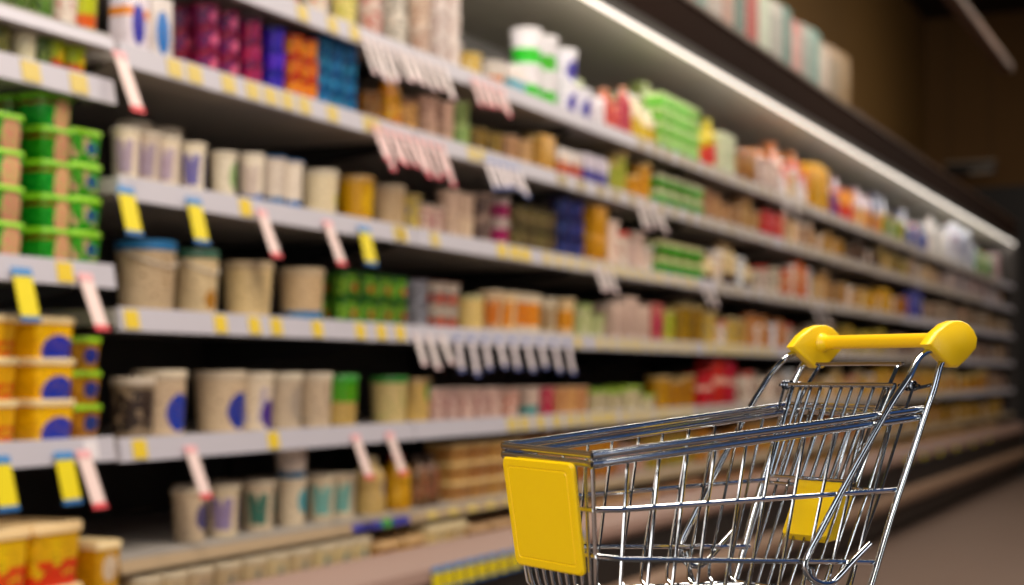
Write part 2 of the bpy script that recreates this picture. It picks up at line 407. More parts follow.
def run(sh, p0, p1, kind, d, h, layers, style, desc, rows=1, n=None, dep=None, back=.018, yshift=0., skip=0, first_h=None):
    """a row of like packs between two image columns; style = (body material, lid colour)"""
    global NPACK
    body, lid = style
    bodym = body if not isinstance(body, str) else print_mat(body)
    lidm = mat('lid_' + lid, lid, .4)
    if p0 >= 700 and d > .11: d *= .68
    dep_ = dep or {'rect': d * .8, 'box': d * .7, 'sleeve': d * .8}.get(kind, d)
    dd = max(back + dep_ / 2 * .9, .03) if px_near(p0) else .05
    ya, yb = y_at(p0, dd), y_at(p1, dd)
    span = yb - ya
    pitch_min = d * (1.035 if p0 < 650 else 1.12)
    if n is None: n = max(1, int((span + .012) / pitch_min))
    pitch = max(span / n, pitch_min)
    z0 = SURF[sh]
    grp = f'{desc} on the {SHN[sh]}'
    for r in range(rows):
        for c in range(n):
            y = ya + pitch * (c + .5) + yshift
            if sh[0] == 'L' or (sh == 'DK' and p1 < 117): y = min(y, Y0 - .014 - d * .52)
            elif sh != 'TOP': y = min(max(y, Y0 + .010 + d * .52), YEND - .006 - d * .52)
            L = layers if isinstance(layers, int) else layers[c % len(layers)]
            for l in range(L):
                rz = random.uniform(-.05, .05) if kind in ('cup', 'tub', 'pail', 'bottle') else 0
                x = -(back + dep_ / 2) - r * (dep_ * 1.05) + (0 if kind in ('box', 'rect', 'sleeve') else random.uniform(-.002, .002))
                parts = [desc, SHN[sh]]
                if n <= 8:
                    if n > 1: parts.append('rightmost' if c == n - 1 else ORD[c])
                    if L > 1: parts.append((LAY[L][l] if L in LAY else f'layer {l+1}') if rows == 1 or len(desc.split()) < 6 else LAY[L][l].replace(' layer', ''))
                    if rows > 1: parts.append('front' if r == 0 else 'second row' if r == 1 else 'back row')
                    g = None if (n * L * rows == 1) else grp
                else:
                    if L > 1: parts.append(LAY[L][l])
                    g = grp + ((' ' + LAY[L][l]) if L > 1 else '')
                lab = ', '.join(parts)
                if p0 >= 600 and n >= 4 and L == 1 and rows == 1 and c % 3 == 1 and sh != 'DK':
                    # a tub of another kind between the packs of this row
                    st = PALE[(NPACK // 2) % len(PALE)]
                    dd_ = min(d, dep_) * .98
                    add_pack(st[3], dd_, min(h * random.uniform(.7, 1.0), GAP[sh]), print_mat(st[0], blotch=st[1], bamt=.4), mat('lid_' + st[2], st[2], .4), (x, y, z0), p0,
                             f'{st[4]} among the {desc}s, {SHN[sh]}', f'{st[4]} among {desc}s on {SHN[sh]}')
                    NPACK += 1
                    continue
                add_pack(kind, d, h, bodym, lidm, (x, y, z0 + l * (h + .0003)), p0, lab, g, dep, rz)
                if p0 > 560 and L == 1 and kind != 'sleeve':
                    S.collection.objects[-1].scale = (random.uniform(.9, 1), random.uniform(.86, 1), min(random.uniform(.72, 1.28), GAP.get(sh, .3) / h))
                NPACK += 1
P = print_mat
#@@RUNS@@
exec_runs = True
WH, CR, BE = '#e8e0da', '#e2d3ba', '#cdb596'
# ---- left section
run('L0', -20, 48, 'cup', .062, .075, 1, (P('#4a6a2a', blotch='#2c3c18'), '#9ab030'), 'green printed dessert cup')
run('L0', 50, 78, 'cup', .062, .075, 1, (P('#e8dcd0', blotch='#c88a80', bamt=.4), '#efe6dc'), 'white dessert cup with pink print')
run('L0', 72, 98, 'cup', .062, .075, 1, (P('#b8c030', band='#d8622c', rng=(.1, .45)), '#aac02c'), 'lime and orange dessert cup')
run('L1', -20, 14, 'cup', .058, .060, 1, (P('#6a6a34', blotch='#2c3c18'), '#8a8a40'), 'olive green dessert cup')
run('L1', 15, 30, 'cup', .052, .060, 1, (P('#d8cfb4'), '#e6dec8'), 'plain cream dessert cup', n=1)
run('L1', 32, 48, 'cup', .052, .060, 1, (P('#54682c', blotch='#22300f'), '#6a7a30'), 'dark green dessert cup', n=1)
run('L1', 40, 84, 'cup', .058, .060, 1, (P('#a8b82a', band='#c84a20', rng=(.1, .45), emblem='#e8c83a', ec=(.6, .55, .2)), '#b4c832'), 'lime dessert cup with red base')
GT = P('#138a1e', band='#1a7a18', rng=(.0, .3), emblem='#dca090', ec=(.64, .42, .25, .62))
run('L2', -42, 22, 'rect', .115, .066, 4, (GT, '#8cd01c'), 'green spread tub with lime lid', dep=.085, n=1, rows=2)
run('L2', 30, 60, 'rect', .09, .0640, [5], (P('#12801c', band='#8a2c14', rng=(.72, .84), emblem='#dea490', ec=(.60, .40, .25, .62)), '#84c81c'), 'green tub with red stripe under lid', dep=.075, n=1, rows=2)
run('L2', 64, 98, 'rect', .09, .066, 4, (P('#2f8a22', blotch='#cfa090', bamt=.42, emblem='#2c3a8a', ec=(.62, .5, .2)), '#94d420'), 'green tub with blue emblem', dep=.08, n=1, rows=2)
YT = P('#f0b010', band='#e03018', rng=(.08, .42), blotch='#f4c838', bamt=.45)
YB = P('#f4b614', emblem='#2848b0', ec=(.55, .2, .42), blotch='#e8a010', bamt=.35)
run('L3', -60, 8, 'rect', .135, .078, 3, (YT, '#ecd4a0'), 'yellow margarine tub with red print', dep=.12, n=1, rows=2)
run('L3', 14, 60, 'rect', .115, .078, 3, (YB, '#ecd4a0'), 'yellow margarine tub with blue arc', dep=.12, n=1, rows=2)
run('L3', 64, 100, 'rect', .085, .066, 3, (P('#b8821c', emblem='#3a4a90', ec=(.6, .5, .26), blotch='#96601a', bamt=.45), '#9ad020'), 'brown tub with blue emblem and lime lid', dep=.11, n=1, rows=2)
YD = P('#e0aa18', band='#e02a18', rng=(.0, .46), blotch='#e8c048', bamt=.4)
run('DK', -48, 62, 'rect', .14, .119, 2, (YD, '#f0cf98'), 'large yellow tub with cream lid', dep=.14, rows=3, back=-.03, n=2)
run('DK', 88, 112, 'rect', .075, .095, 2, (P('#dca828', emblem='#e8d8c0', ec=(.5, .5, .3)), '#f2d8a4'), 'small yellow tub with cream lid', dep=.1, n=1, rows=3, back=-.03)
# ---- top shelf
wc = P('#ece2dc', blotch='#b89890', bamt=.42)
run('S1', 250, 300, 'cup', .075, .085, 2, (P('#e8ddd4', emblem='#dd6030', ec=(.6, .4, .25)), '#efe8e0'), 'white cup with orange emblem')
run('S1', 302, 330, 'cup', .075, .085, 2, (P('#ece4d4', blotch='#e06a38', bamt=.4), '#f0e8e0'), 'white cup with orange flecks')
run('S1', 332, 358, 'cup', .075, .085, 2, (P('#dccf90', blotch='#a8a848', bamt=.4), '#e8e0b0'), 'pale yellow-green cup')
run('S1', 360, 382, 'cup', .075, .085, 3, (P('#e4cfc4', blotch='#c05848', bamt=.45), '#f0e4dc'), 'white cup with red print')
run('S1', 384, 408, 'cup', .075, .085, 3, (P('#e0d8cc', blotch='#8a8a80', bamt=.45), '#ebe3da'), 'white cup with grey print')
run('S1', 410, 430, 'cup', .075, .085, 3, (P('#d8c4b4', blotch='#a06a54', bamt=.42), '#ebe0d8'), 'white cup with brown print')
run('S1', 432, 456, 'cup', .075, .080, 3, (wc, '#efe4e0'), 'white cup with faded pink print')
run('S1', 458, 482, 'cup', .085, .075, 1, (P('#e0c070', blotch='#e8d8b0', bamt=.45), '#e8d8a0'), 'cream yellow dessert cup')
run('S1', 484, 502, 'cup', .085, .08, 1, (P('#e4dcd4', band='#d88850', rng=(.1, .45)), '#efe6dc'), 'white dessert cup with orange band')
run('S1', 503, 516, 'sleeve', .11, .085, 1, (P('#e4dcd8', band='#58a8b8', rng=(.05, .45)), '#efe8e4'), 'white multipack with teal base', n=1)
run('S1', 524, 556, 'tub', .105, .118, 2, (P('#f0ecf0', band='#3cc828', rng=(.04, .48), blotch='#b0a8c0', bamt=.3), '#f2eef0'), 'white tub with bright green base', n=2)
run('S1', 560, 590, 'tub', .105, .112, [2, 1], (P('#eceaf4', emblem='#3038a0', ec=(.5, .38, .34)), '#f2f0f4'), 'white tub with dark blue emblem', n=2)
run('S1', 588, 598, 'box', .09, .12, 1, (P('#eae4e8', blotch='#a8a0b0', bamt=.35), '#efeaf0'), 'plain white carton', n=1)
run('S1', 600, 628, 'bottle', .075, .15, 1, (P('#d08070', blotch='#b02848', bamt=.5), '#e0a080'), 'pink and red drinking yogurt bottle')
run('S1', 630, 650, 'bottle', .075, .145, 1, (P('#e8dcc0', band='#c8a820', rng=(.05, .5)), '#f0e8d8'), 'white bottle with yellow base')
run('S1', 654, 694, 'sleeve', .10, .056, 4, (P('#c8e0a0', band='#68cc28', rng=(.05, .55), blotch='#50a428', bamt=.42), '#d8ecb0'), 'lime green and white multipack')
run('S1', 698, 712, 'bottle', .08, .2, 1, (P('#d8c860', band='#d84848', rng=(.1, .5)), '#c8c040'), 'yellow bottle with red label')
run('S1', 714, 730, 'sleeve', .13, .06, 3, (P('#d8dcc0', blotch='#8aa878', bamt=.4), '#e0e0cc'), 'pale green stacked multipack')
run('S1', 732, 752, 'box', .16, .15, 1, (P('#7a4a20', blotch='#b08838', bamt=.45), '#8a6028'), 'brown and gold carton')
run('S1', 754, 778, 'cup', .11, .075, 2, (P('#e0d0c8', blotch='#b07068', bamt=.4), '#ecdcd4'), 'white cup with rose print')
run('S1', 780, 804, 'tub', .15, .18, 1, (P('#ece4e4', emblem='#d84858', ec=(.5, .7, .24)), '#e86858'), 'white tub with red top')
run('S1', 805, 824, 'box', .17, .21, 1, (P('#e8b020', blotch='#d89818', bamt=.4), '#e8b828'), 'tall yellow carton')
run('S1', 826, 836, 'box', .17, .13, 1, (P('#5a2878', blotch='#c03858', bamt=.4), '#48286a'), 'purple carton')
run('S1', 837, 850, 'box', .17, .15, 1, (P('#d03838', band='#e89838', rng=(.5, .95)), '#d84838'), 'red and orange carton')
run('S1', 852, 880, 'cup', .15, .12, 1, (P('#e89c68', blotch='#e8c8a8', bamt=.45), '#e8b088'), 'peach coloured cup')
run('S1', 882, 904, 'sleeve', .18, .15, 1, (P('#a8a060', blotch='#489848', bamt=.45), '#c8a868'), 'green and tan multipack')
run('S1', 906, 928, 'box', .2, .17, 1, (P('#28408c', blotch='#5878c0', bamt=.4), '#283c80'), 'navy blue carton')
run('S1', 930, 944, 'bottle', .17, .28, 1, (P('#dcd8d4'), '#e8e4e0'), 'tall white bottle')
run('S1', 946, 974, 'box', .22, .26, 1, (P('#dce0ec', emblem='#3048a8', ec=(.5, .6, .3)), '#e4e8f0'), 'white carton with blue emblem')
run('S1', 975, 989, 'box', .24, .24, 1, (P('#a8c8a0', band='#388838', rng=(.05, .45)), '#c8e0c0'), 'pale carton with green base')
run('S1', 990, 1000, 'box', .24, .2, 1, (P('#b09898', blotch='#886070', bamt=.4), '#c0a8a8'), 'dusty pink carton', n=1)
run('S1', 602, 640, 'box', .1, .25, 1, (P('#70783c', blotch='#98a058', bamt=.45), '#808848'), 'olive green carton', back=.22)
run('S1', 655, 690, 'box', .1, .27, 1, (P('#687038', blotch='#8c8c50', bamt=.45), '#788048'), 'dull olive carton', back=.22)
run('S1', 704, 776, 'tub', .11, .26, 1, (P('#9c7c30', blotch='#5c5440', bamt=.45), '#8c8470'), 'tall amber brown tub', back=.22)
run('S1', 780, 830, 'box', .13, .3, 1, (P('#b86830', blotch='#984020', bamt=.45), '#b87848'), 'tall rust orange carton', back=.24)
run('S1', 834, 900, 'box', .13, .3, 1, (P('#8c6870', blotch='#604858', bamt=.45), '#887078'), 'tall mauve carton', back=.24)
run('S1', 904, 960, 'box', .14, .3, 1, (P('#5c5c70', blotch='#38405c', bamt=.45), '#606478'), 'tall slate carton', back=.24)
# ---- second shelf
run('S2', 119, 140, 'box', .069, .135, 1, (P('#dcd4dc', band='#e08848', rng=(.52, .66), emblem='#2038a0', ec=(.5, .42, .3)), '#3048a8'), 'white carton with navy emblem and orange stripe', n=1)
run('S2', 143, 166, 'box', .069, .13, 1, (P('#e4dcd8', emblem='#1878d0', ec=(.5, .42, .33)), '#e8e2de'), 'white carton with bright blue disc', n=1)
mg = P('#8a1838', blotch='#2c1c54', bamt=.52, emblem='#d08098', ec=(.5, .5, .22))
run('S2', 196, 238, 'cup', .062, .052, 3, (mg, '#a03858'), 'maroon yogurt cup with navy print', rows=2)
run('S2', 239, 262, 'cup', .062, .052, 3, (P('#6a2050', blotch='#c01c28', bamt=.48), '#8a3858'), 'plum yogurt cup with red print', rows=2)
run('S2', 264, 284, 'cup', .062, .052, 3, (P('#2c2c94', blotch='#5a48b0', bamt=.5), '#3c3ca0'), 'violet blue yogurt cup', rows=2)
run('S2', 286, 312, 'cup', .062, .052, 3, (P('#c83c20', blotch='#e8a028', bamt=.48), '#a83020'), 'red and orange yogurt cup', rows=2)
run('S2', 314, 352, 'cup', .062, .045, 4, (P('#1c4c80', blotch='#3888a8', bamt=.48), '#205a90'), 'teal blue yogurt cup', rows=2)
run('S2', 356, 382, 'tub', .075, .08, 1, (P('#9a6c40', blotch='#5c3418', bamt=.45), '#8a6038'), 'brown dessert tub')
run('S2', 384, 396, 'bottle', .068, .15, 1, (P('#c07848', blotch='#d8a858', bamt=.45), '#c89830'), 'amber dessert bottle', n=1)
run('S2', 397, 416, 'tub', .075, .085, 1, (P('#d0a478', blotch='#7a4828', bamt=.4), '#b88858'), 'tan dessert tub')
run('S2', 418, 452, 'cup', .072, .06, 2, (P('#c8a898', blotch='#907068', bamt=.4), '#d8bcb0'), 'rosy beige cup', rows=2)
run('S2', 454, 466, 'cup', .072, .068, 2, (P('#a0b078', blotch='#5c8048', bamt=.45), '#b0c088'), 'sage green cup', n=1)
run('S2', 468, 500, 'cup', .078, .075, 1, (P('#a89058', blotch='#685838', bamt=.45), '#b8a468'), 'olive tan cup', rows=2)
run('S2', 502, 530, 'cup', .078, .085, 1, (P('#c8a480', blotch='#886858', bamt=.4), '#d4b898'), 'tan cup with brown print', rows=2)
run('S2', 532, 549, 'box', .1, .12, 1, (P('#d8b070', blotch='#e0c490', bamt=.4), '#d8b878'), 'mustard beige carton')
run('S2', 551, 574, 'sleeve', .1, .095, 1, (P('#e0d8d4', band='#b83828', rng=(.05, .5), blotch='#d89038', bamt=.4), '#e8e0dc'), 'white multipack with red base')
run('S2', 576, 602, 'sleeve', .1, .105, 1, (P('#d0c8d4', band='#585898', rng=(.05, .5)), '#dcd4dc'), 'white multipack with slate blue base')
run('S2', 604, 624, 'tub', .09, .12, 1, (P('#b0a860', blotch='#88a048', bamt=.45), '#c8a860'), 'yellow green tub')
run('S2', 626, 648, 'tub', .09, .12, 1, (P('#d8a458', blotch='#c07830', bamt=.4), '#d8b068'), 'golden tan tub')
run('S2', 650, 698, 'sleeve', .11, .062, 2, (P('#d4d8b8', band='#3c9c28', rng=(.1, .7)), '#c8b890'), 'green banded white multipack')
run('S2', 700, 728, 'tub', .11, .12, 1, (P('#8a6448', blotch='#b89078', bamt=.45), '#a07858'), 'brown pudding tub')
run('S2', 730, 758, 'tub', .11, .13, 1, (P('#a07850', blotch='#e0c8a8', bamt=.4), '#b08860'), 'caramel pudding tub')
run('S2', 760, 778, 'box', .13, .13, 1, (P('#c83030', blotch='#e0c8b8', bamt=.35), '#d83838'), 'red carton')
run('S2', 780, 808, 'tub', .12, .12, 1, (P('#e0c8b0', blotch='#d07848', bamt=.4), '#e0d0c0'), 'white and orange tub')
run('S2', 810, 840, 'tub', .13, .12, 1, (P('#b08850', blotch='#785030', bamt=.4), '#b89058'), 'tan and brown tub')
run('S2', 842, 876, 'box', .17, .11, 1, (P('#38281c', blotch='#604028', bamt=.4), '#30241c'), 'very dark brown carton')
run('S2', 878, 905, 'tub', .15, .12, 1, (P('#a89060', blotch='#688048', bamt=.4), '#c0a878'), 'olive beige tub')
run('S2', 907, 940, 'box', .2, .13, 1, (P('#c0a890', blotch='#885848', bamt=.4), '#c8b8a0'), 'beige carton')
run('S2', 942, 1000, 'box', .24, .14, 1, (P('#a89898', blotch='#706068', bamt=.4), '#b8a8a8'), 'grey pink carton')
# ---- third shelf
run('S3', 116, 178, 'cup', .064, .11, 1, (P('#e0d2be', stripes='#a898a8'), '#e2d6c4'), 'cream cup with lilac stripes', rows=1)
run('S3', 121, 180, 'tub', .078, .155, 1, (P('#cdbca4', blotch='#a89078', bamt=.35), '#d0c0a8'), 'tall beige tub behind striped cups', back=.12)
run('S3', 180, 208, 'cup', .064, .11, 1, (P('#e4d8c4', stripes='#6a6a9c'), '#dccdb8'), 'cream cup with blue violet stripes')
run('S3', 210, 238, 'cup', .066, .105, 1, (P('#e2d8c4', emblem='#98b480', ec=(.6, .5, .3)), '#e0d4c0'), 'cream cup with sage green emblem')
run('S3', 240, 264, 'cup', .066, .115, 1, (P('#e4d8c8', band='#2868a8', rng=(.02, .2), stripes='#c0b0a8'), '#e0d4c4'), 'cream cup with blue foot')
run('S3', 266, 300, 'cup', .066, .12, 1, (P('#e6dacb', band='#2a6cac', rng=(.02, .2)), '#2c5c90'), 'cream cup with blue foot and blue lid')
run('S3', 306, 336, 'tub', .098, .115, 1, (P('#d8c8ae', emblem='#d8c858', ec=(.75, .4, .18)), '#d8cab2'), 'plain cream tub', n=1)
run('S3', 342, 372, 'tub', .1, .12, 1, (P('#c89c50', emblem='#e0b018', ec=(.55, .5, .36)), '#b08848'), 'golden brown tub with yellow emblem', n=1)
run('S3', 376, 402, 'tub', .098, .115, 1, (P('#ccb494', blotch='#b89c78', bamt=.3), '#cdb898'), 'beige tub without print', n=1)
run('S3', 404, 412, 'cup', .07, .1, 1, (P('#c0a868', blotch='#606890', bamt=.4), '#c8b488'), 'yellowish cup with blue flecks', n=1)
run('S3', 414, 440, 'cup', .075, .08, 1, (P('#d8c4b4', blotch='#9c2850', bamt=.45), '#d4c0b0'), 'white cup with magenta print')
run('S3', 442, 470, 'cup', .08, .068, 2, (P('#d0b8a4', blotch='#b09888', bamt=.35), '#d8c4b0'), 'pale rose beige cup')
run('S3', 473, 490, 'cup', .075, .075, 2, (P('#9a8478', blotch='#2c2024', bamt=.5), '#c0a898'), 'grey cup with black print')
run('S3', 492, 506, 'cup', .075, .075, 2, (P('#d8c8c0', band='#b02060', rng=(.2, .75)), '#d0bcb4'), 'white cup with magenta band', n=1)
run('S3', 510, 552, 'cup', .08, .07, 2, (P('#4a4028', blotch='#807848', bamt=.4), '#504830'), 'dark olive cup')
run('S3', 556, 582, 'cup', .08, .068, 3, (P('#1c1840', blotch='#284c90', bamt=.45), '#241c50'), 'navy blue cup')
run('S3', 584, 603, 'box', .11, .1, 2, (P('#d89c20', blotch='#e0b860', bamt=.35), '#d8a848'), 'golden yellow carton')
run('S3', 606, 650, 'cup', .085, .135, 1, (P('#e0c8bc', blotch='#c8a498', bamt=.3), '#e0ccc0'), 'pinkish white tall cup')
run('S3', 652, 698, 'sleeve', .11, .066, 2, (P('#cccca0', band='#3c9028', rng=(.1, .7)), '#b8a878'), 'green banded cream multipack')
run('S3', 704, 748, 'bottle', .1, .16, 1, (P('#e0cca4', band='#3c2c20', rng=(.0, .3)), '#d0a868'), 'cream bottle with tan cap')
run('S3', 750, 778, 'tub', .11, .13, 1, (P('#d0c0b0', blotch='#687068', bamt=.45), '#c8b8a0'), 'grey white tub')
run('S3', 780, 808, 'box', .13, .17, 1, (P('#d05c30', blotch='#e0c8a8', bamt=.45), '#c83828'), 'orange red carton')
run('S3', 810, 838, 'tub', .13, .15, 1, (P('#a88460', blotch='#c8a888', bamt=.4), '#a08058'), 'soft brown tub')
run('S3', 840, 866, 'tub', .14, .15, 1, (P('#b88c58', blotch='#504030', bamt=.4), '#a88858'), 'tan tub with dark print')
run('S3', 868, 892, 'box', .17, .13, 1, (P('#d8a030', blotch='#b07020', bamt=.4), '#d8a838'), 'ochre yellow carton')
run('S3', 894, 904, 'box', .17, .13, 1, (P('#b0784c', blotch='#783c28', bamt=.4), '#a87048'), 'rust brown carton')
run('S3', 905, 918, 'box', .17, .17, 1, (P('#4c5098', blotch='#7880b0', bamt=.4), '#5058a0'), 'blue violet carton')
run('S3', 920, 1006, 'box', .22, .13, 1, (P('#a08c78', blotch='#5c4838', bamt=.45), '#a89078'), 'greyish tan carton')
# ---- fourth shelf
run('S4', 127, 168, 'pail', .128, .150, 1, (P('#d6c2a2', blotch='#c4ac88', bamt=.3), '#2f78b0'), 'cream yogurt pail with blue lid', n=1)
run('S4', 178, 214, 'pail', .108, .142, 1, (P('#d4c0a0', emblem='#b08050', ec=(.45, .25, .16)), '#2c5a44'), 'cream yogurt pail with dark green lid', n=1)
run('S4', 226, 272, 'tub', .122, .13, 1, (P('#d0b894', emblem='#7a7090', ec=(.82, .3, .12)), '#c8b08c'), 'broad beige tub with faint emblem', n=1)
run('S4', 278, 326, 'tub', .118, .128, 1, (P('#d2ba98', band='#3078b0', rng=(.0, .2), blotch='#b8a080', bamt=.3), '#cab290'), 'broad beige tub with blue foot', n=1)
run('S4', 336, 404, 'cup', .075, .066, 2, (P('#2c5c24', blotch='#7a9c38', bamt=.48, emblem='#c05028', ec=(.5, .4, .16)), '#1c3c1c'), 'dark green cup with red fruit print', rows=2)
run('S4', 406, 428, 'cup', .075, .066, 2, (P('#909098', blotch='#383038', bamt=.45), '#402c34'), 'grey cup with dark print')
run('S4', 430, 454, 'cup', .075, .066, 2, (P('#c8b8a8', band='#c05030', rng=(.1, .5), blotch='#58686c', bamt=.45), '#603430'), 'white cup with brick red band')
run('S4', 460, 482, 'tub', .09, .105, 1, (P('#d4b888', blotch='#b09060', bamt=.35), '#b8b080'), 'straw coloured tub')
oc = P('#e0c8a4', stripes='#d88430')
run('S4', 484, 512, 'cup', .085, .125, 1, (oc, '#e0d0b4'), 'cream cup with orange stripes')
run('S4', 514, 536, 'cup', .085, .125, 1, (P('#e0d0b8', band='#d88028', rng=(.2, .8)), '#e0d0b4'), 'cream cup with broad orange band')
run('S4', 538, 556, 'cup', .085, .12, 1, (P('#d4c8b0', stripes='#a08868'), '#dccfb8'), 'cream cup with grey brown stripes')
run('S4', 558, 573, 'cup', .085, .125, 1, (P('#e0c49c', band='#d89030', rng=(.2, .7)), '#e0cca8'), 'cream cup with amber band', n=1)
run('S4', 576, 604, 'tub', .1, .11, 1, (P('#c8c8a0', blotch='#a8b870', bamt=.42), '#b0c078'), 'pale green tub')
run('S4', 606, 644, 'box', .125, .13, 1, (P('#dcc4b4', blotch='#c8a8a0', bamt=.3), '#d8c4b8'), 'pinkish white carton')
run('S4', 646, 656, 'box', .12, .12, 1, (P('#b06868', emblem='#b82060', ec=(.5, .4, .3)), '#c0a090'), 'carton with magenta emblem', n=1)
run('S4', 658, 676, 'tub', .11, .12, 1, (P('#b8b060', blotch='#78a038', bamt=.45), '#c0a868'), 'yellow tub with green print')
run('S4', 678, 702, 'tub', .11, .13, 1, (P('#a88848', blotch='#685828', bamt=.4), '#a89058'), 'olive brown tub')
run('S4', 704, 744, 'tub', .11, .12, 1, (P('#c8a868', blotch='#787868', bamt=.4), '#c0a878'), 'sand coloured tub')
run('S4', 746, 788, 'tub', .12, .13, 1, (P('#b87848', blotch='#c8b098', bamt=.4), '#a86838'), 'terracotta tub')
run('S4', 790, 830, 'box', .15, .13, 1, (P('#887868', blotch='#507050', bamt=.4), '#8c8070'), 'grey green carton')
run('S4', 832, 880, 'box', .17, .12, 1, (P('#b8a058', blotch='#707838', bamt=.4), '#b8a860'), 'yellow olive carton')
run('S4', 882, 1004, 'box', .22, .12, 1, (P('#907c70', blotch='#503c38', bamt=.4), '#988478'), 'muted brown carton')
# ---- fifth shelf
run('S5', 119, 136, 'tub', .095, .125, 1, (P('#8c7c68', blotch='#2c2420', bamt=.55), '#c8b8a4'), 'cream tub with black print', n=1)
eb = P('#dcc8ac', emblem='#1430b0', ec=(.52, .38, .30))
run('S5', 142, 182, 'tub', .118, .140, 1, (eb, '#dccbb0'), 'large cream tub with round blue emblem', n=1)
run('S5', 200, 243, 'tub', .122, .138, 1, (P('#dac6aa', emblem='#16309c', ec=(.52, .38, .31), blotch='#cdb594', bamt=.3), '#d8c6ac'), 'large cream tub with indigo emblem', n=1)
run('S5', 244, 264, 'tub', .092, .135, 1, (P('#d8c8b4', emblem='#3c2c80', ec=(.55, .3, .27), stripes='#a8a0b0'), '#d8c8b0'), 'cream tub with violet emblem', n=1)
run('S5', 268, 302, 'tub', .095, .135, 1, (P('#d4c4ac', emblem='#b4a898', ec=(.55, .5, .34)), '#d6c8b0'), 'cream tub with grey emblem')
run('S5', 304, 326, 'tub', .095, .135, 1, (P('#d6c4aa', blotch='#a09080', bamt=.35), '#d4c4ac'), 'cream tub with grey print')
run('S5', 330, 352, 'tub', .1, .13, 1, (P('#c8b078', band='#48a030', rng=(.5, .98)), '#40983a'), 'cream tub with green upper half', n=1)
run('S5', 376, 404, 'tub', .105, .125, 1, (P('#ccb88c', blotch='#98a068', bamt=.35), '#3c8c38'), 'cream tub with green lid', n=1)
run('S5', 408, 424, 'tub', .09, .12, 1, (P('#c8a878', emblem='#388c30', ec=(.6, .75, .25)), '#b89868'), 'tan tub with green emblem', n=1)
pk = P('#d8bcb0', blotch='#b07c78', bamt=.4)
run('S5', 426, 498, 'cup', .08, .092, 1, (pk, '#dcc8bc'), 'rosy white cup', rows=2)
run('S5', 500, 520, 'cup', .085, .09, 1, (P('#e0c0b0', blotch='#d86848', bamt=.4), '#e0ccc0'), 'white cup with coral print')
run('S5', 522, 538, 'cup', .085, .09, 1, (P('#dcc8b8', band='#50a0a0', rng=(.05, .35)), '#e0ccc0'), 'white cup with teal foot')
run('S5', 540, 552, 'cup', .085, .09, 1, (P('#c04858', blotch='#e0b8a8', bamt=.4), '#d0a098'), 'crimson and white cup')
run('S5', 554, 584, 'cup', .085, .09, 1, (P('#d4a880', blotch='#b88058', bamt=.4), '#d8b490'), 'apricot beige cup')
run('S5', 588, 652, 'rect', .14, .075, 1, (P('#d8ccac', blotch='#b0a878', bamt=.35), '#98b838'), 'cream tub with lime lid', dep=.12)
run('S5', 606, 652, 'rect', .14, .07, 1, (P('#b89850', blotch='#5c8c30', bamt=.5), '#488c30'), 'upper green lidded tub', dep=.12, back=.16)
run('S5', 656, 694, 'tub', .11, .1, 1, (P('#b88c50', blotch='#8c5c38', bamt=.4), '#c0a068'), 'honey brown tub')
run('S5', 697, 730, 'box', .14, .165, 1, (P('#b01828', band='#d8b8a8', rng=(.45, .58)), '#981420'), 'crimson carton')
run('S5', 734, 790, 'bottle', .11, .16, 1, (P('#b8a898', blotch='#705c58', bamt=.4), '#a89888'), 'grey beige bottle')
run('S5', 792, 860, 'tub', .13, .13, 1, (P('#c0a070', blotch='#886038', bamt=.4), '#c0a880'), 'wheat coloured tub')
run('S5', 862, 905, 'box', .17, .14, 1, (P('#c89840', blotch='#a06828', bamt=.4), '#c89c48'), 'amber carton')
run('S5', 907, 985, 'rect', .2, .15, 1, (P('#d8a838', blotch='#c06c28', bamt=.4), '#d8c080'), 'amber yellow tub', dep=.16)
run('S5', 987, 1004, 'box', .22, .13, 1, (P('#80685c', blotch='#503c34', bamt=.4), '#887064'), 'dull brown carton')
# ---- lowest shelf
gb = lambda a: P('#d4c4ac', stripes=a)
run('S6', 176, 204, 'cup', .082, .115, 1, (P('#d4c2a8', emblem='#4c4c78', ec=(.55, .5, .26)), '#d6c8b0'), 'cream cup with dark blue emblem', rows=1)
run('S6', 204, 244, 'cup', .082, .115, 1, (gb('#8c80a0'), '#d6c8b0'), 'cream cup with mauve stripes', rows=2)
run('S6', 246, 274, 'cup', .082, .115, 1, (gb('#3c6c60'), '#d6c8b0'), 'cream cup with dark green stripes', rows=2)
run('S6', 276, 310, 'cup', .082, .115, 1, (P('#d4c4ae', emblem='#5ca0a8', ec=(.55, .55, .26)), '#d8cab4'), 'cream cup with teal emblem', rows=2)
run('S6', 312, 352, 'cup', .082, .115, 1, (gb('#78a8a0'), '#d6c8b0'), 'cream cup with pale teal stripes', rows=2)
run('S6', 362, 378, 'bottle', .085, .15, 1, (P('#d8c088', emblem='#7080a0', ec=(.7, .5, .2)), '#d8c8a0'), 'cream drinking yogurt bottle', n=1)
run('S6', 390, 404, 'bottle', .08, .15, 1, (P('#c89848', blotch='#e0b868', bamt=.4), '#c84830'), 'amber drinking yogurt bottle with red cap', n=1)
run('S6', 410, 432, 'bottle', .07, .14, 1, (P('#58402c', blotch='#a02c28', bamt=.35), '#403028'), 'dark brown bottle', n=2)
tn = P('#d0ac78', band='#8c5038', rng=(.35, .6))
run('S6', 440, 512, 'rect', .12, .055, 3, (tn, '#dcbc84'), 'tan cheese tub with brown band', dep=.11)
run('S6', 514, 566, 'rect', .12, .055, 3, (P('#b88048', band='#d0a878', rng=(.4, .7)), '#c08c50'), 'caramel cheese tub', dep=.11)
run('S6', 568, 612, 'rect', .13, .07, 2, (P('#b86c30', blotch='#d8a848', bamt=.45), '#c89048'), 'orange brown cheese tub', dep=.11)
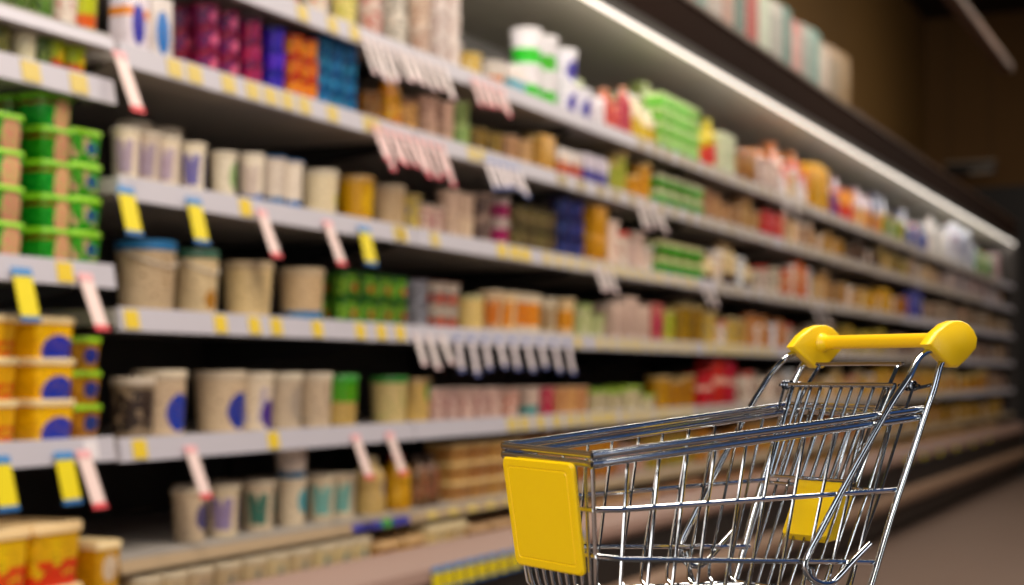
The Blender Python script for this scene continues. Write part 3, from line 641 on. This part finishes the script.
run('S6', 614, 640, 'box', .13, .12, 1, (P('#c0a090', blotch='#c04830', bamt=.4), '#c8a890'), 'beige carton with red print')
run('S6', 642, 690, 'rect', .14, .06, 2, (P('#b88c38', blotch='#6c8c38', bamt=.45), '#c8a048'), 'mustard and green cheese tub', dep=.11)
run('S6', 692, 740, 'box', .15, .13, 1, (P('#a86830', blotch='#5c3420', bamt=.45), '#b07838'), 'dark caramel carton')
run('S6', 742, 800, 'rect', .16, .07, 2, (P('#c09058', blotch='#987048', bamt=.4), '#c8a070'), 'soft tan cheese tub', dep=.12)
run('S6', 802, 880, 'box', .18, .12, 1, (P('#b88458', blotch='#c8a878', bamt=.4), '#b88c60'), 'light brown carton')
run('S6', 882, 1000, 'box', .22, .11, 1, (P('#b08c48', blotch='#785028', bamt=.4), '#b09050'), 'bronze yellow carton')
# ---- bottom deck
run('DK', 119, 200, 'tub', .085, .105, 1, (P('#ccb898', stripes='#a89888'), '#cdbc9e'), 'cream tub with grey brown stripes', rows=2, back=-.03)
run('DK', 202, 300, 'tub', .085, .105, 1, (P('#cab694', stripes='#8c8c80'), '#cdbc9e'), 'cream tub with grey green stripes', rows=2, back=-.03)
run('DK', 302, 356, 'tub', .085, .105, 1, (P('#c8b490', stripes='#6c807c'), '#cdbc9e'), 'cream tub with slate stripes', rows=2, back=-.03)
run('DK', 358, 412, 'rect', .11, .08, 1, (P('#c89c68', blotch='#986038', bamt=.4), '#d4ac78'), 'tan butter tub', dep=.11, rows=2, back=-.03)
run('DK', 414, 450, 'rect', .11, .1, 1, (P('#dcc498', blotch='#a89c98', bamt=.35), '#dcc89c'), 'pale cream butter tub', dep=.11, rows=2, back=-.03)
run('DK', 452, 540, 'rect', .13, .075, 1, (P('#c09868', blotch='#84606c', bamt=.4), '#cba478'), 'beige butter tub', dep=.11, rows=2, back=-.03)
run('DK', 542, 640, 'rect', .15, .075, 1, (P('#b88c60', blotch='#a05c40', bamt=.4), '#c89c70'), 'brown butter tub', dep=.12, rows=2, back=-.03)
run('DK', 642, 780, 'rect', .17, .075, 1, (P('#b07850', blotch='#785038', bamt=.4), '#b88860'), 'reddish brown butter tub', dep=.13, back=-.03)
run('DK', 782, 990, 'rect', .22, .075, 1, (P('#b88c50', blotch='#988048', bamt=.4), '#b89058'), 'ochre butter tub', dep=.15, back=-.03)
# single cup standing on the cups of the lowest shelf, and the magenta bottles on the lime multipacks
_c = [o for o in COL.objects if o.get('label', '').startswith('cream cup with teal emblem') and 'second row' not in o['label']][-1]
add_pack('cup', .086, .082, P('#dccfc0', band='#28608c', rng=(.0, .22), blotch='#a8a098', bamt=.3), mat('lid_dd', '#ddd2c4', .4), (_c.location.x, _c.location.y, _c.location.z + .1153), 300,
         'single cream cup with blue foot standing on top of the lowest shelf cups', None)

# cartons standing on the roof of the case
bcols = [('#c8a078', '#c89868'), ('#d8b8a0', '#d0a890'), ('#e0a898', '#e09888'), ('#88a8a0', '#98b8b0'), ('#d8d0c8', '#e0d8d0'), ('#d8b8a8', '#e0c0b0'),
         ('#507068', '#587870'), ('#d89890', '#c85848'), ('#c8d0c0', '#d0d8c8'), ('#e0dcd4', '#e8e4dc'), ('#688880', '#709088'), ('#e0d0c8', '#e0a8a0'),
         ('#c8d0c8', '#c0c8c0'), ('#789088', '#80a098'), ('#e0d8d0', '#c8b8a8'), ('#c8b090', '#c0a888'), ('#a08868', '#987c58')]
bw = [.17, .15, .2, .17, .22, .17, .18, .2, .22, .2, .17, .2, .2, .18, .22, .24, .26]
y = y_at(648)
names = ['tan', 'sandy', 'salmon', 'grey teal', 'off white', 'pale peach', 'dark green', 'pink and red', 'pale sage', 'plain white', 'dull green', 'white and pink', 'light grey green', 'mid grey green', 'ivory', 'light brown', 'dim brown']
for i, ((a, l), w) in enumerate(zip(bcols, bw)):
    add_pack('box', w, .33 + .02 * math.sin(i * 2.1), P(l, stripes=a if i % 3 else '#5c7068'), mat('lid_' + l, l, .5), (-.12, y + w / 2, EYE + 1.5004), 700,
             f'{names[i]} upright carton on the case roof, ' + ('first from the left' if i == 0 else f'right beside the {names[i-1]} one'), None, depth=.16)
    y += w + .008
#@@END@@

# ------------------------------------------------------------------ hanging tags
def hang_tag(px, sh, kind, label, group, tilt=22, w=None, hh=None):
    z = EYE + {**LEV, **LEVL, 'DK': -.50}[sh] - .012
    y = y_at(px, -.02)
    x = .0152 if sh != 'DK' else .1285
    cfg = {'yellow': ('#e8d400', '#2a6aa8', .050, .088), 'pink': ('#ecd2cc', '#d8404a', .038, .105), 'white': ('#e8dce0', '#5c68a8', .028, .085),
           'rose': ('#eccac8', '#d85868', .030, .10), 'pale': ('#e4d6d4', '#d8b8bc', .026, .075)}[kind]
    w = w or cfg[2]; hh = hh or cfg[3]
    r = empty('shelf_tag', (x, y, z)); r.rotation_euler = (0, -math.radians(tilt), 0)
    bm = bmesh.new(); box(bm, 0, .0012, -w / 2, w / 2, -hh, 0); ob('card', bm, mat('tag_' + kind, cfg[0], .5), r, smooth=False)
    bm = bmesh.new(); box(bm, -.0006, .0020, -w / 2 - .001, w / 2 + .001, -hh - .001, -hh * .90); ob('end_strip', bm, mat('tagend_' + kind, cfg[1], .5), r, smooth=False)
    bm = bmesh.new(); box(bm, -.0006, .0026, -w / 2 - .001, w / 2 + .001, -.003, .013, .0008)
    ob('clip', bm, mat('tagclip_' + kind, {'yellow': '#4c8cc8', 'pink': '#e8a8ac', 'white': '#8898c8', 'rose': '#e8b0b0', 'pale': '#dccccc'}[kind], .4), r, smooth=False)
    tag(r, label, 'price tag', group)
for px, sh, where in [(128, 'S3', 'above the pail with blue lid'), (196, 'S3', 'above the pail with green lid'), (366, 'S3', 'above the dark green cups'),
                      (24, 'L2', 'above the yellow margarine tubs at left'), (2, 'L3', 'at the bottom left corner'), (66, 'L3', 'second from the left below the margarine tubs')]:
    hang_tag(px, sh, 'yellow', f'yellow hanging price tag with blue ends, {where}', 'yellow hanging tags', tilt=14, w=.058 if px == 366 else None)
for px, sh, where in [(122, 'S2', 'right of the upper left cups'), (264, 'S3', 'below the cups with blue feet'), (330, 'S3', 'between cream tub and golden tub'),
                      (88, 'L2', 'at the end of the green tub shelf'), (86, 'L3', 'below the end of the margarine shelf'), (193, 'S5', 'between the tubs with blue emblems'),
                      (358, 'S5', 'below the green topped tub'), (392, 'S5', 'below the tub with green lid')]:
    hang_tag(px, sh, 'pink', f'pale pink hanging price tag with red end, {where}', 'pink hanging tags', hh=.12 if px == 122 else None)
def cluster(p0, p1, n, sh, kind, where, **k):
    ya, yb = y_at(p0), y_at(p1)
    k.setdefault('w', min(.03, .55 * (yb - ya) / n))
    for i in range(n):
        px = p0 + (p1 - p0) * (i + .5) / n
        kk = dict(k); kk['tilt'] = k.get('tilt', 22) + random.uniform(-5, 5); kk['hh'] = k['hh'] * random.uniform(.82, 1.12)
        hang_tag(px, sh, kind, where, where + ' cluster', **kk)
cluster(362, 395, 5, 'S1', 'pale', 'pale pink tag of the left bunch hanging from the top shelf', hh=.10)
cluster(396, 450, 6, 'S1', 'pale', 'pale pink tag of the long bunch hanging from the top shelf', hh=.085)
cluster(472, 508, 5, 'S1', 'rose', 'rose tag of the right bunch hanging from the top shelf', hh=.07)
cluster(373, 448, 10, 'S2', 'rose', 'rose red tipped tag hanging from the second shelf', hh=.10)
cluster(484, 522, 6, 'S2', 'white', 'white and blue tag hanging from the second shelf', hh=.085)
cluster(636, 662, 4, 'S2', 'pale', 'pale tag hanging from second shelf beside green multipacks', hh=.09)
cluster(594, 614, 3, 'S3', 'pale', 'pale tag hanging from third shelf above pinkish cartons', hh=.085)
cluster(412, 450, 3, 'S4', 'pale', 'pale tag hanging from the fourth shelf left of the blue clipped ones', hh=.085)
cluster(452, 576, 9, 'S4', 'white', 'white blue clipped tag hanging from the fourth shelf', hh=.095, tilt=12)
cluster(700, 716, 2, 'S3', 'pale', 'pale tag hanging from third shelf right of multipacks', hh=.09)
cluster(778, 800, 2, 'S1', 'pale', 'pale tag hanging from top shelf below the white tubs', hh=.09)
cluster(808, 830, 2, 'S3', 'pale', 'pale tag hanging from third shelf just above the cart handle', hh=.12)
for i in range(14):
    hang_tag(400 + i * 11.5, 'DK', 'yellow', 'yellow and blue tag on the bottom rail left of the cart', 'yellow tags on the bottom rail', tilt=5, w=.05, hh=.05)
for i in range(6):
    hang_tag(890 + i * 17, 'DK', 'yellow', 'yellow tag on the bottom rail right of the cart', 'yellow tags on the bottom rail at right', tilt=5, w=.12, hh=.05)

# ------------------------------------------------------------------ far end of the hall
bm = bmesh.new(); prism(bm, [(.29, 3.43), (.38, 3.43), (.38, 3.49), (.29, 3.49)], 8.7, 13.3)
r = ob('ceiling_rail', bm, mat('rail_brown', '#6a4c3a', .5, .1), smooth=False); tag(r, 'brown metal rail running along the hall at top right, high above the case', 'rail')
bm = bmesh.new()
for yy in (9.0,): box(bm, .327, .343, yy - .01, yy + .01, 3.49, 5.2)
ob('hanger_rod', bm, mat('rail_brown', '#6a4c3a', .5, .1), r, smooth=False)
s = empty('hanging_aisle_sign', (-.75, 18.6, EYE + 2.26))
tag(s, 'small dim grey sign hanging near the far wall above the case end', 'sign')
bm = bmesh.new(); box(bm, -.27, .27, -.02, .02, 0, .13, .006); ob('sign_panel', bm, mat('sign_dark', '#1c1a1c', .4), s)
bm = bmesh.new(); box(bm, -.28, .28, -.025, .025, .13, .16, .003); box(bm, .0, .24, -.026, -.02, .01, .05); ob('sign_frame', bm, mat('sign_grey', '#b0a08c', .4), s)
bm = bmesh.new()
for xx in (-.22, .22): tube(bm, [(xx, 0, .16), (xx, 0, 5.2 - EYE - 2.26)], .004, 6)
ob('suspension_wire', bm, dark_m, s)

# ------------------------------------------------------------------ shopping cart
TH = .63748; TX = .02261; WF, WR, LL = .04454, .0633, .28431
BASEH = .265                    # cart's wheels stand this far below the eye line
cp = Vector((D, 0, EYE)) + Vector((CA, SA, 0)) * TX + Vector((-SA, CA, 0)) * 1.0
cart = empty('shopping_cart', (cp.x, cp.y, EYE - BASEH), AL + TH)
tag(cart, 'small chrome wire shopping cart with yellow plastic handle and yellow front panel', 'shopping cart')
def hw(l): return WF + (WR - WF) * l / LL
def C(l, w, h): return (l, -w, h + BASEH)       # w positive = side nearest the camera
def rimh(l): return -.0492 + (.0247) * l / LL
def ro(s): return -.0016 if s > 0 else .0010
def midh(l): return -.0818 + (.0790 - .0772) * 0 + (.0030) * l / .26
def lowh(l): return -.1103 - .0175 * l / .2375
def both(f):
    for s in (1, -1): f(s)
# rim: two stacked rods right round the mouth
bm = bmesh.new()
for dh, rr in ((.0024, .0026), (-.0031, .0025)):
    for s in (1, -1):
        tube(bm, [C(0, s * hw(0), rimh(0) + dh + ro(s)), C(LL - .0025, s * hw(LL), rimh(LL) + dh + (ro(s) if s > 0 else -.0002))], rr, 10)
    tube(bm, [C(-.001, -hw(0) - .000, rimh(0) + dh + ro(-1)), C(-.001, hw(0) + .001, rimh(0) + dh + ro(1))], rr * .9, 10)
    tube(bm, [C(LL - .0025, -hw(LL), rimh(LL) + dh), C(LL - .0025, hw(LL), rimh(LL) + dh + ro(1))], rr * .7, 8)
ob('basket_rim', bm, chrome, cart)
for s in (1, -1):
    bm = bmesh.new()
    tube(bm, [C(-.002, s * hw(0), rimh(0) + .0024 + ro(s)), C(.010, s * hw(.010), rimh(.010) + .0024 + ro(s))], .0030, 10)
    tube(bm, [C(-.002, s * hw(0), rimh(0) - .0031 + ro(s)), C(.006, s * hw(.006), rimh(.006) - .0031 + ro(s))], .0029, 10)
    ob('corner_ferrule', bm, chrome, cart)
# side grids
wt = [.0259, .0505, .0727, .0954, .1212, .1451, .172, .1995, .2266, .2522]
wb = [.0183, .0389, .0584, .078, .101, .121, .1465, .168, .190, .212]
FLH = -.1392
def fl(l): return -.1388 - .055 * l
for s in (1, -1):
    bm = bmesh.new()
    tube(bm, [C(.0030, s * .0412, midh(0)), C(.020, s * (hw(.02) + .001), midh(.02) - .0005), C(.2596, s * (hw(.26) + .002), midh(.26))], .0017, 8)
    tube(bm, [C(.0075, s * .0385, lowh(0)), C(.022, s * (hw(.02) + .000), lowh(.022) - .0005), C(.2375, s * (hw(.2375) + .002), lowh(.2375))], .0017, 8)
    for a, b in zip(wt, wb):
        p = [C(a, s * hw(a), rimh(a) - .002), C(b + .002, s * hw(b), fl(b) + .010), C(b, s * (hw(b) - .002), fl(b) + .003), C(b - .001, s * (hw(b) - .008), fl(b) - .001)]
        tube(bm, p, .00115, 7)
    # front corner upright leaning backwards
    tube(bm, [C(-.001, s * hw(0), rimh(0)), C(.0105, s * .0345, FLH + .006), C(.0150, s * .0325, FLH)], .0014, 8)
    ob('basket_side', bm, chrome, cart)
# front grid
bm = bmesh.new()
for i in range(9):
    w = -.0375 + .075 * i / 8
    tube(bm, smooth_path([C(-.001, w, rimh(0) - .003), C(.0065, w * .86, -.112), C(.0105, w * .80, FLH + .006), C(.016, w * .79, FLH - .001), C(.03, w * .80, FLH - .001)], 4), .0011, 7)
for hh in (midh(0), lowh(0)):
    tube(bm, [C(.003 if hh > -.1 else .0075, -.0412 if hh > -.1 else -.0385, hh), C(.003 if hh > -.1 else .0075, .0412 if hh > -.1 else .0385, hh)], .0015, 8)
tube(bm, [C(.011, -.034, FLH + .001), C(.011, .034, FLH + .001)], .0015, 8)
ob('basket_front', bm, chrome, cart)
# floor grid
bm = bmesh.new()
for i in range(9):
    f = -1 + 2 * i / 8
    tube(bm, [C(.012, f * .0325, fl(.012) - .001), C(.04, f * (hw(.03) - .005), fl(.04) - .001), C(.214, f * (hw(.22) - .006), fl(.214) - .001)], .0011, 7)
for l in wb[::2]: tube(bm, [C(l, -hw(l) + .006, fl(l) - .003), C(l, hw(l) - .006, fl(l) - .003)], .0011, 7)
ob('basket_floor', bm, chrome, cart)
# front panel
bm = bmesh.new()
def pan(ins, off):
    o = rrect(.073 - 2 * ins, .0700 - 2 * ins, max(.0042 - ins * .3, .001), 4)
    v = []
    for x, y in o:
        t = (y + .035) / .07           # 0 bottom, 1 top
        l = -.0100 * t + (1 - t) * .0006 - off
        sc = (.0345 + .0014 * t) / .0365
        v.append(bm.verts.new(C(l, x * sc, -.1222 + .0697 * t - .0006 * (x / .036))))
    return v
rings = [pan(.0004, -.0030), pan(0, -.0008), pan(.0012, .0004), pan(.0052, .0005), pan(.0057, .0001), pan(.0063, .0001), pan(.0068, .0005)]
for a, b in zip(rings, rings[1:]):
    n = len(a)
    for i in range(n): bm.faces.new((a[i], a[(i + 1) % n], b[(i + 1) % n], b[i]))
bm.faces.new(rings[-1]); bm.faces.new(rings[0][::-1])
o = ob('front_panel', bm, yellowp, cart, angle=12); o['label'] = 'yellow plastic front panel'
# handle: grip and two end caps
HB = C(.3135, 0, .0240)
bm = bmesh.new()
tube(bm, [C(.3125, -.060, .0250), C(.3125, .060, .0250)], .0053, 20)
o = ob('handle_grip', bm, yellowp2, cart); o['label'] = 'yellow plastic handle grip'
capo = [(.2802, .0213), (.2895, .0300), (.3000, .0360), (.3090, .0384), (.3170, .0386), (.3245, .0366), (.3310, .0322), (.3352, .0262), (.3338, .0190), (.3240, .0115), (.3135, .0052), (.3045, .0055)]
for s in (1, -1):
    bm = bmesh.new()
    cxl = sum(p[0] for p in capo) / len(capo); czl = sum(p[1] for p in capo) / len(capo)
    def ring(w, k):
        return [bm.verts.new(C(cxl + (l - cxl) * k, w, czl + (h - czl) * k)) for l, h in capo]
    wc_ = hw(.31) - (.0005 if s > 0 else .0035)
    rg = [ring(s * (wc_ - .0040), .90), ring(s * (wc_ - .0034), .97), ring(s * (wc_ - .0024), 1.0), ring(s * (wc_ + .0030), 1.0), ring(s * (wc_ + .0045), .97), ring(s * (wc_ + .0055), .90)]
    for a, b in zip(rg, rg[1:]):
        n = len(a)
        for i in range(n): bm.faces.new((a[i], a[(i + 1) % n], b[(i + 1) % n], b[i]))
    bm.faces.new(rg[0][::-1]); bm.faces.new(rg[-1])
    # collar where the grip enters the cap
    k = ob('handle_cap', bm, yellowp, cart, angle=50); k['label'] = 'yellow plastic end cap of the handle'
    bm = bmesh.new()
    for i, (rr, ww) in enumerate([(.0066, .036), (.0072, .044), (.0092, .051), (.0120, .056)]): pass
    a = Vector(C(.3125, s * .040, .0250)); lat = []
    for rr, ww in [(.0051, .049), (.0056, .053), (.0066, .0562), (.0085, .0585), (.0085, .060)]:
        lat.append([bm.verts.new((a.x + rr * math.cos(2 * math.pi * q / 16), -s * ww, a.z + rr * math.sin(2 * math.pi * q / 16))) for q in range(16)])
    for p_, q_ in zip(lat, lat[1:]):
        for i in range(16): bm.faces.new((p_[i], p_[(i + 1) % 16], q_[(i + 1) % 16], q_[i]))
    bm.faces.new(lat[0]); bm.faces.new(lat[-1][::-1])
    ob('cap_collar', bm, yellowp, k)
# arch tube on each side, with its hooked lower end
for s in (1, -1):
    bm = bmesh.new()
    pts = [(.2960, .0190), (.2850, .0160), (.2775, .0122), (.2713, .0072), (.2638, -.0005), (.2560, -.0087), (.2464, -.0188), (.2350, -.0326), (.2162, -.0560), (.1985, -.0790), (.1815, -.1020), (.1685, -.1195), (.1668, -.1274), (.1715, -.1340), (.1810, -.1380), (.1905, -.1379), (.1985, -.1331), (.2107, -.1242), (.2255, -.1143)]
    tube(bm, smooth_path([C(l, s * (hw(l) + .0050 * min(1, max(.2, (.016 - h) / .016))), h) for l, h in pts], 4), .0023, 10)
    ob('arch_tube', bm, chrome, cart)
    bm = bmesh.new()
    pts = [(.3060, .0160), (.3010, .0100), (.2966, .0050), (.2886, -.0095), (.2811, -.0240), (.2688, -.0505), (.2557, -.0780), (.2441, -.1030), (.2291, -.1390), (.2080, -.1850), (.2000, -.2050), (.1900, -.2160), (.1700, -.2185)]
    tube(bm, smooth_path([C(l, s * (hw(l) + .0040 * min(1, max(.3, (.012 - h) / .016))), h) for l, h in pts] + [C(.03, s * .046, -.2185)], 4), .0024, 10)
    ob('rear_leg', bm, chrome, cart)
# hinge coils at the rear corners
for s in (1, -1):
    bm = bmesh.new()
    for q in range(3):
        cc = C(.2745, s * (hw(.27) - .001 - q * .0028), -.0075)
        tube(bm, [(cc[0] + .0030 * math.cos(a * math.pi / 5), cc[1], cc[2] + .0030 * math.sin(a * math.pi / 5)) for a in range(10)], .0010, 6, closed=True)
    tube(bm, [C(.2745, s * (hw(.27) + .004), -.0075), C(.2745, s * .048, -.0075)], .0013, 7)
    tube(bm, [C(.2745, s * (hw(.27) - .001), -.0075), C(.266, s * (hw(.266) - .002), rimh(.266))], .0011, 7)
    tube(bm, [C(.2760, s * (hw(.27) - .004), -.0100), C(.2950, s * (hw(.29) + .002), -.0060)], .0013, 7)
    ob('hinge_coil', bm, mat('dark_chrome', '#6c7078', .2, 1.), cart)
# rear gate
bm = bmesh.new()
gt = lambda f: C(.2720, f * (hw(.27) - .004), rimh(.27)); gm = lambda f: C(.2480, f * (hw(.248) - .004), -.0800); gl = lambda f: C(.2140, f * (hw(.22) - .006), fl(.214))
for a in (gt, gm, gl): tube(bm, [a(-1), a(1)], .0015, 8)
for i in range(11):
    f = -.96 + 1.92 * i / 10
    tube(bm, [gt(f), gm(f), gl(f)], .0011, 7)
ob('rear_gate', bm, chrome, cart)
# child seat back, its hoop and the yellow block
bm = bmesh.new()
tube(bm, [C(.270, -.052, -.0073), C(.270, .0486, -.0073)], .0019, 10)
for i in range(9):
    w = -.040 + .0800 * i / 8
    tube(bm, [C(.270, w, -.0073), C(.2365, w * .92, -.0740)], .0013, 7)
tube(bm, [C(.2365, -.041, -.0740), C(.2365, .041, -.0740)], .0015, 8)
tube(bm, [C(.270, -.0486, -.0073), C(.2365, -.041, -.074)], .0016, 8)
tube(bm, [C(.270, .0486, -.0073), C(.2365, .041, -.074)], .0016, 8)
ob('child_seat_back', bm, chrome, cart)
bm = bmesh.new()
tube(bm, smooth_path([C(.262, -.0400, -.0300), C(.272, -.0392, -.0120), C(.286, -.0372, .0062), C(.2872, -.0350, .0080), C(.2872, .0350, .0080), C(.286, .0372, .0062), C(.272, .0392, -.0120), C(.262, .0400, -.0300)], 3), .0015, 8)
ob('child_seat_hoop', bm, chrome, cart)
bm = bmesh.new()
o0 = [(.2520, -.0745), (.2440, -.0750), (.2260, -.1135), (.2290, -.1180), (.2400, -.1165), (.2510, -.0980), (.2560, -.0800)]
rg = []
for w, k in [(-.0215, .93), (-.0200, 1.), (.0185, 1.), (.0205, .93)]:
    cl = sum(p[0] for p in o0) / 7; ch = sum(p[1] for p in o0) / 7
    rg.append([bm.verts.new(C(cl + (l - cl) * k + .003, w + .0005, ch + (h - ch) * k)) for l, h in o0])
for a, b in zip(rg, rg[1:]):
    for i in range(7): bm.faces.new((a[i], a[(i + 1) % 7], b[(i + 1) % 7], b[i]))
bm.faces.new(rg[0][::-1]); bm.faces.new(rg[-1])
o = ob('seat_block', bm, yellowp, cart, angle=30); o['label'] = 'yellow plastic block on the seat back'
# chassis and castors (below the picture)
bm = bmesh.new()
tube(bm, [C(.03, -.046, -.2185), C(.03, .046, -.2185)], .0024, 10)
tube(bm, [C(.185, -.0585, -.2175), C(.185, .0585, -.2175)], .0024, 10)
for w in (-.02, 0, .02): tube(bm, [C(.03, w, -.2175), C(.185, w, -.2165)], .0014, 8)
for s in (1, -1):
    tube(bm, [C(.20, s * .0615, -.205), C(.1715, s * (hw(.17) + .0055), -.127)], .0018, 8)
ob('base_frame', bm, chrome, cart)
for l, w in ((.035, .046), (.035, -.046), (.18, .058), (.18, -.058)):
    bm = bmesh.new()
    box(bm, l - .007, l + .007, -w - .0062, -w - .0047, BASEH - .252, BASEH - .221); box(bm, l - .007, l + .007, -w + .0047, -w + .0062, BASEH - .252, BASEH - .221)
    box(bm, l - .008, l + .008, -w - .0062, -w + .0062, BASEH - .2235, BASEH - .2205)
    c_ = ob('castor', bm, chrome, cart)
    bm = bmesh.new(); Rr = .0165
    tube(bm, [(l, -w - .004, BASEH - .265 + Rr), (l, -w + .004, BASEH - .265 + Rr)], Rr, 24); ob('wheel', bm, blackr, c_)
# what the cart stands on: a round table below the picture
tb = empty('round_table', (cp.x + .13 * math.cos(AL + TH), cp.y + .13 * math.sin(AL + TH), 0))
tag(tb, 'small round dark table under the shopping cart', 'table')
th_ = EYE - BASEH
bm = bmesh.new(); lathe(bm, [(0, th_ - .028), (.235, th_ - .028), (.245, th_ - .02), (.245, th_ - .006), (.240, th_), (0, th_)], 48); ob('tabletop', bm, mat('table_dark', '#2c2622', .4), tb)
bm = bmesh.new(); lathe(bm, [(0, .02), (.03, .02), (.024, .06), (.022, th_ - .06), (.05, th_ - .028), (0, th_ - .028)], 24); ob('pedestal', bm, mat('table_post', '#3a3a3c', .3, .8), tb)
bm = bmesh.new(); lathe(bm, [(0, 0), (.19, 0), (.19, .008), (.06, .022), (0, .022)], 40); ob('foot_plate', bm, mat('table_post', '#3a3a3c', .3, .8), tb)

# ------------------------------------------------------------------ light
def area(name, loc, target, sx, sy, power, color):
    l = bpy.data.lights.new(name, 'AREA'); l.shape = 'RECTANGLE'; l.size = sx; l.size_y = sy; l.energy = power; l.color = color
    o = bpy.data.objects.new(name, l); COL.objects.link(o); o.location = loc
    o.rotation_euler = (Vector(target) - Vector(loc)).to_track_quat('-Z', 'Y').to_euler(); return o
for i, yy in enumerate((1.5, 5.0, 8.5, 12.0, 15.5)):
    area('aisle_or_fill_light', (1.9, yy, 3.9), (.1, yy, 1.1), .5, 2.6, [138, 86, 62, 42, 26][i], (1, .88, .74))
for b in range(4):
    area('case_lamp', (-.01, Y0 + (b + .5) * (YEND - Y0) / 4, EYE + 1.268), (-1.0, Y0 + (b + .5) * (YEND - Y0) / 4, EYE + .92), (YEND - Y0) / 4, .02, 8.5, (1, .95, .86))
area('case_lamp', (-.01, Y0 - .8, EYE + 1.268), (-1.0, Y0 - .8, EYE + .92), 1.5, .02, 3.2, (1, .95, .86))
area('aisle_or_fill_light', (2.9, -1.6, 2.6), (1.4, 1.2, 1.0), 1.2, .5, 30, (1, .93, .84))  # fill added behind the camera to brighten the cart, not an aisle lamp
area('cart_fill_panel', (-.6, -3.0, 1.5), (1.5, 1.0, .9), 2.6, 2.6, 110, (1, .96, .92))  # unseen panel added to light the yellow front and streak the wires
area('cart_fill_panel', (4.6, .8, 1.3), (1.3, 1.0, .9), .4, 2.2, 8, (1, .97, .94))  # narrow unseen panel added for white glints on the upright wires
area('blue_tint_panel', (5.6, 2.2, 2.7), (2.0, 1.2, 1.0), 4.5, 3.2, 8, (.14, .36, 1))  # blue panel added out of view, tints the chrome rods by reflection
area('overhead_fill', (1.4, -2.5, 5.0), (1.5, .5, 1.0), 3.0, 2.0, 40, (.85, .92, 1))  # soft overhead light added to whiten the upper sides of the cart tubes
w = bpy.data.worlds.new('world'); S.world = w; w.use_nodes = True
w.node_tree.nodes['Background'].inputs[0].default_value = (.30, .38, .52, 1)
w.node_tree.nodes['Background'].inputs[1].default_value = .05

# ------------------------------------------------------------------ camera
cd = bpy.data.cameras.new('camera'); cam = bpy.data.objects.new('camera', cd); COL.objects.link(cam)
cam.location = (D, 0, EYE); cam.rotation_euler = (math.pi / 2, 0, AL)
cd.sensor_width = 36; cd.lens = F / W_ * 36; cd.shift_y = (HOR - H_ / 2) / W_
cd.clip_start = .05; cd.clip_end = 100
cd.dof.use_dof = True; cd.dof.focus_distance = 1.09; cd.dof.aperture_fstop = 5.8
S.camera = cam
vs = S.view_settings; vs.view_transform = 'Standard'; vs.look = 'None'; vs.gamma = 1; vs.exposure = 0.0; vs.use_curve_mapping = False
print('PACKS', NPACK, 'OBJS', len(S.objects))
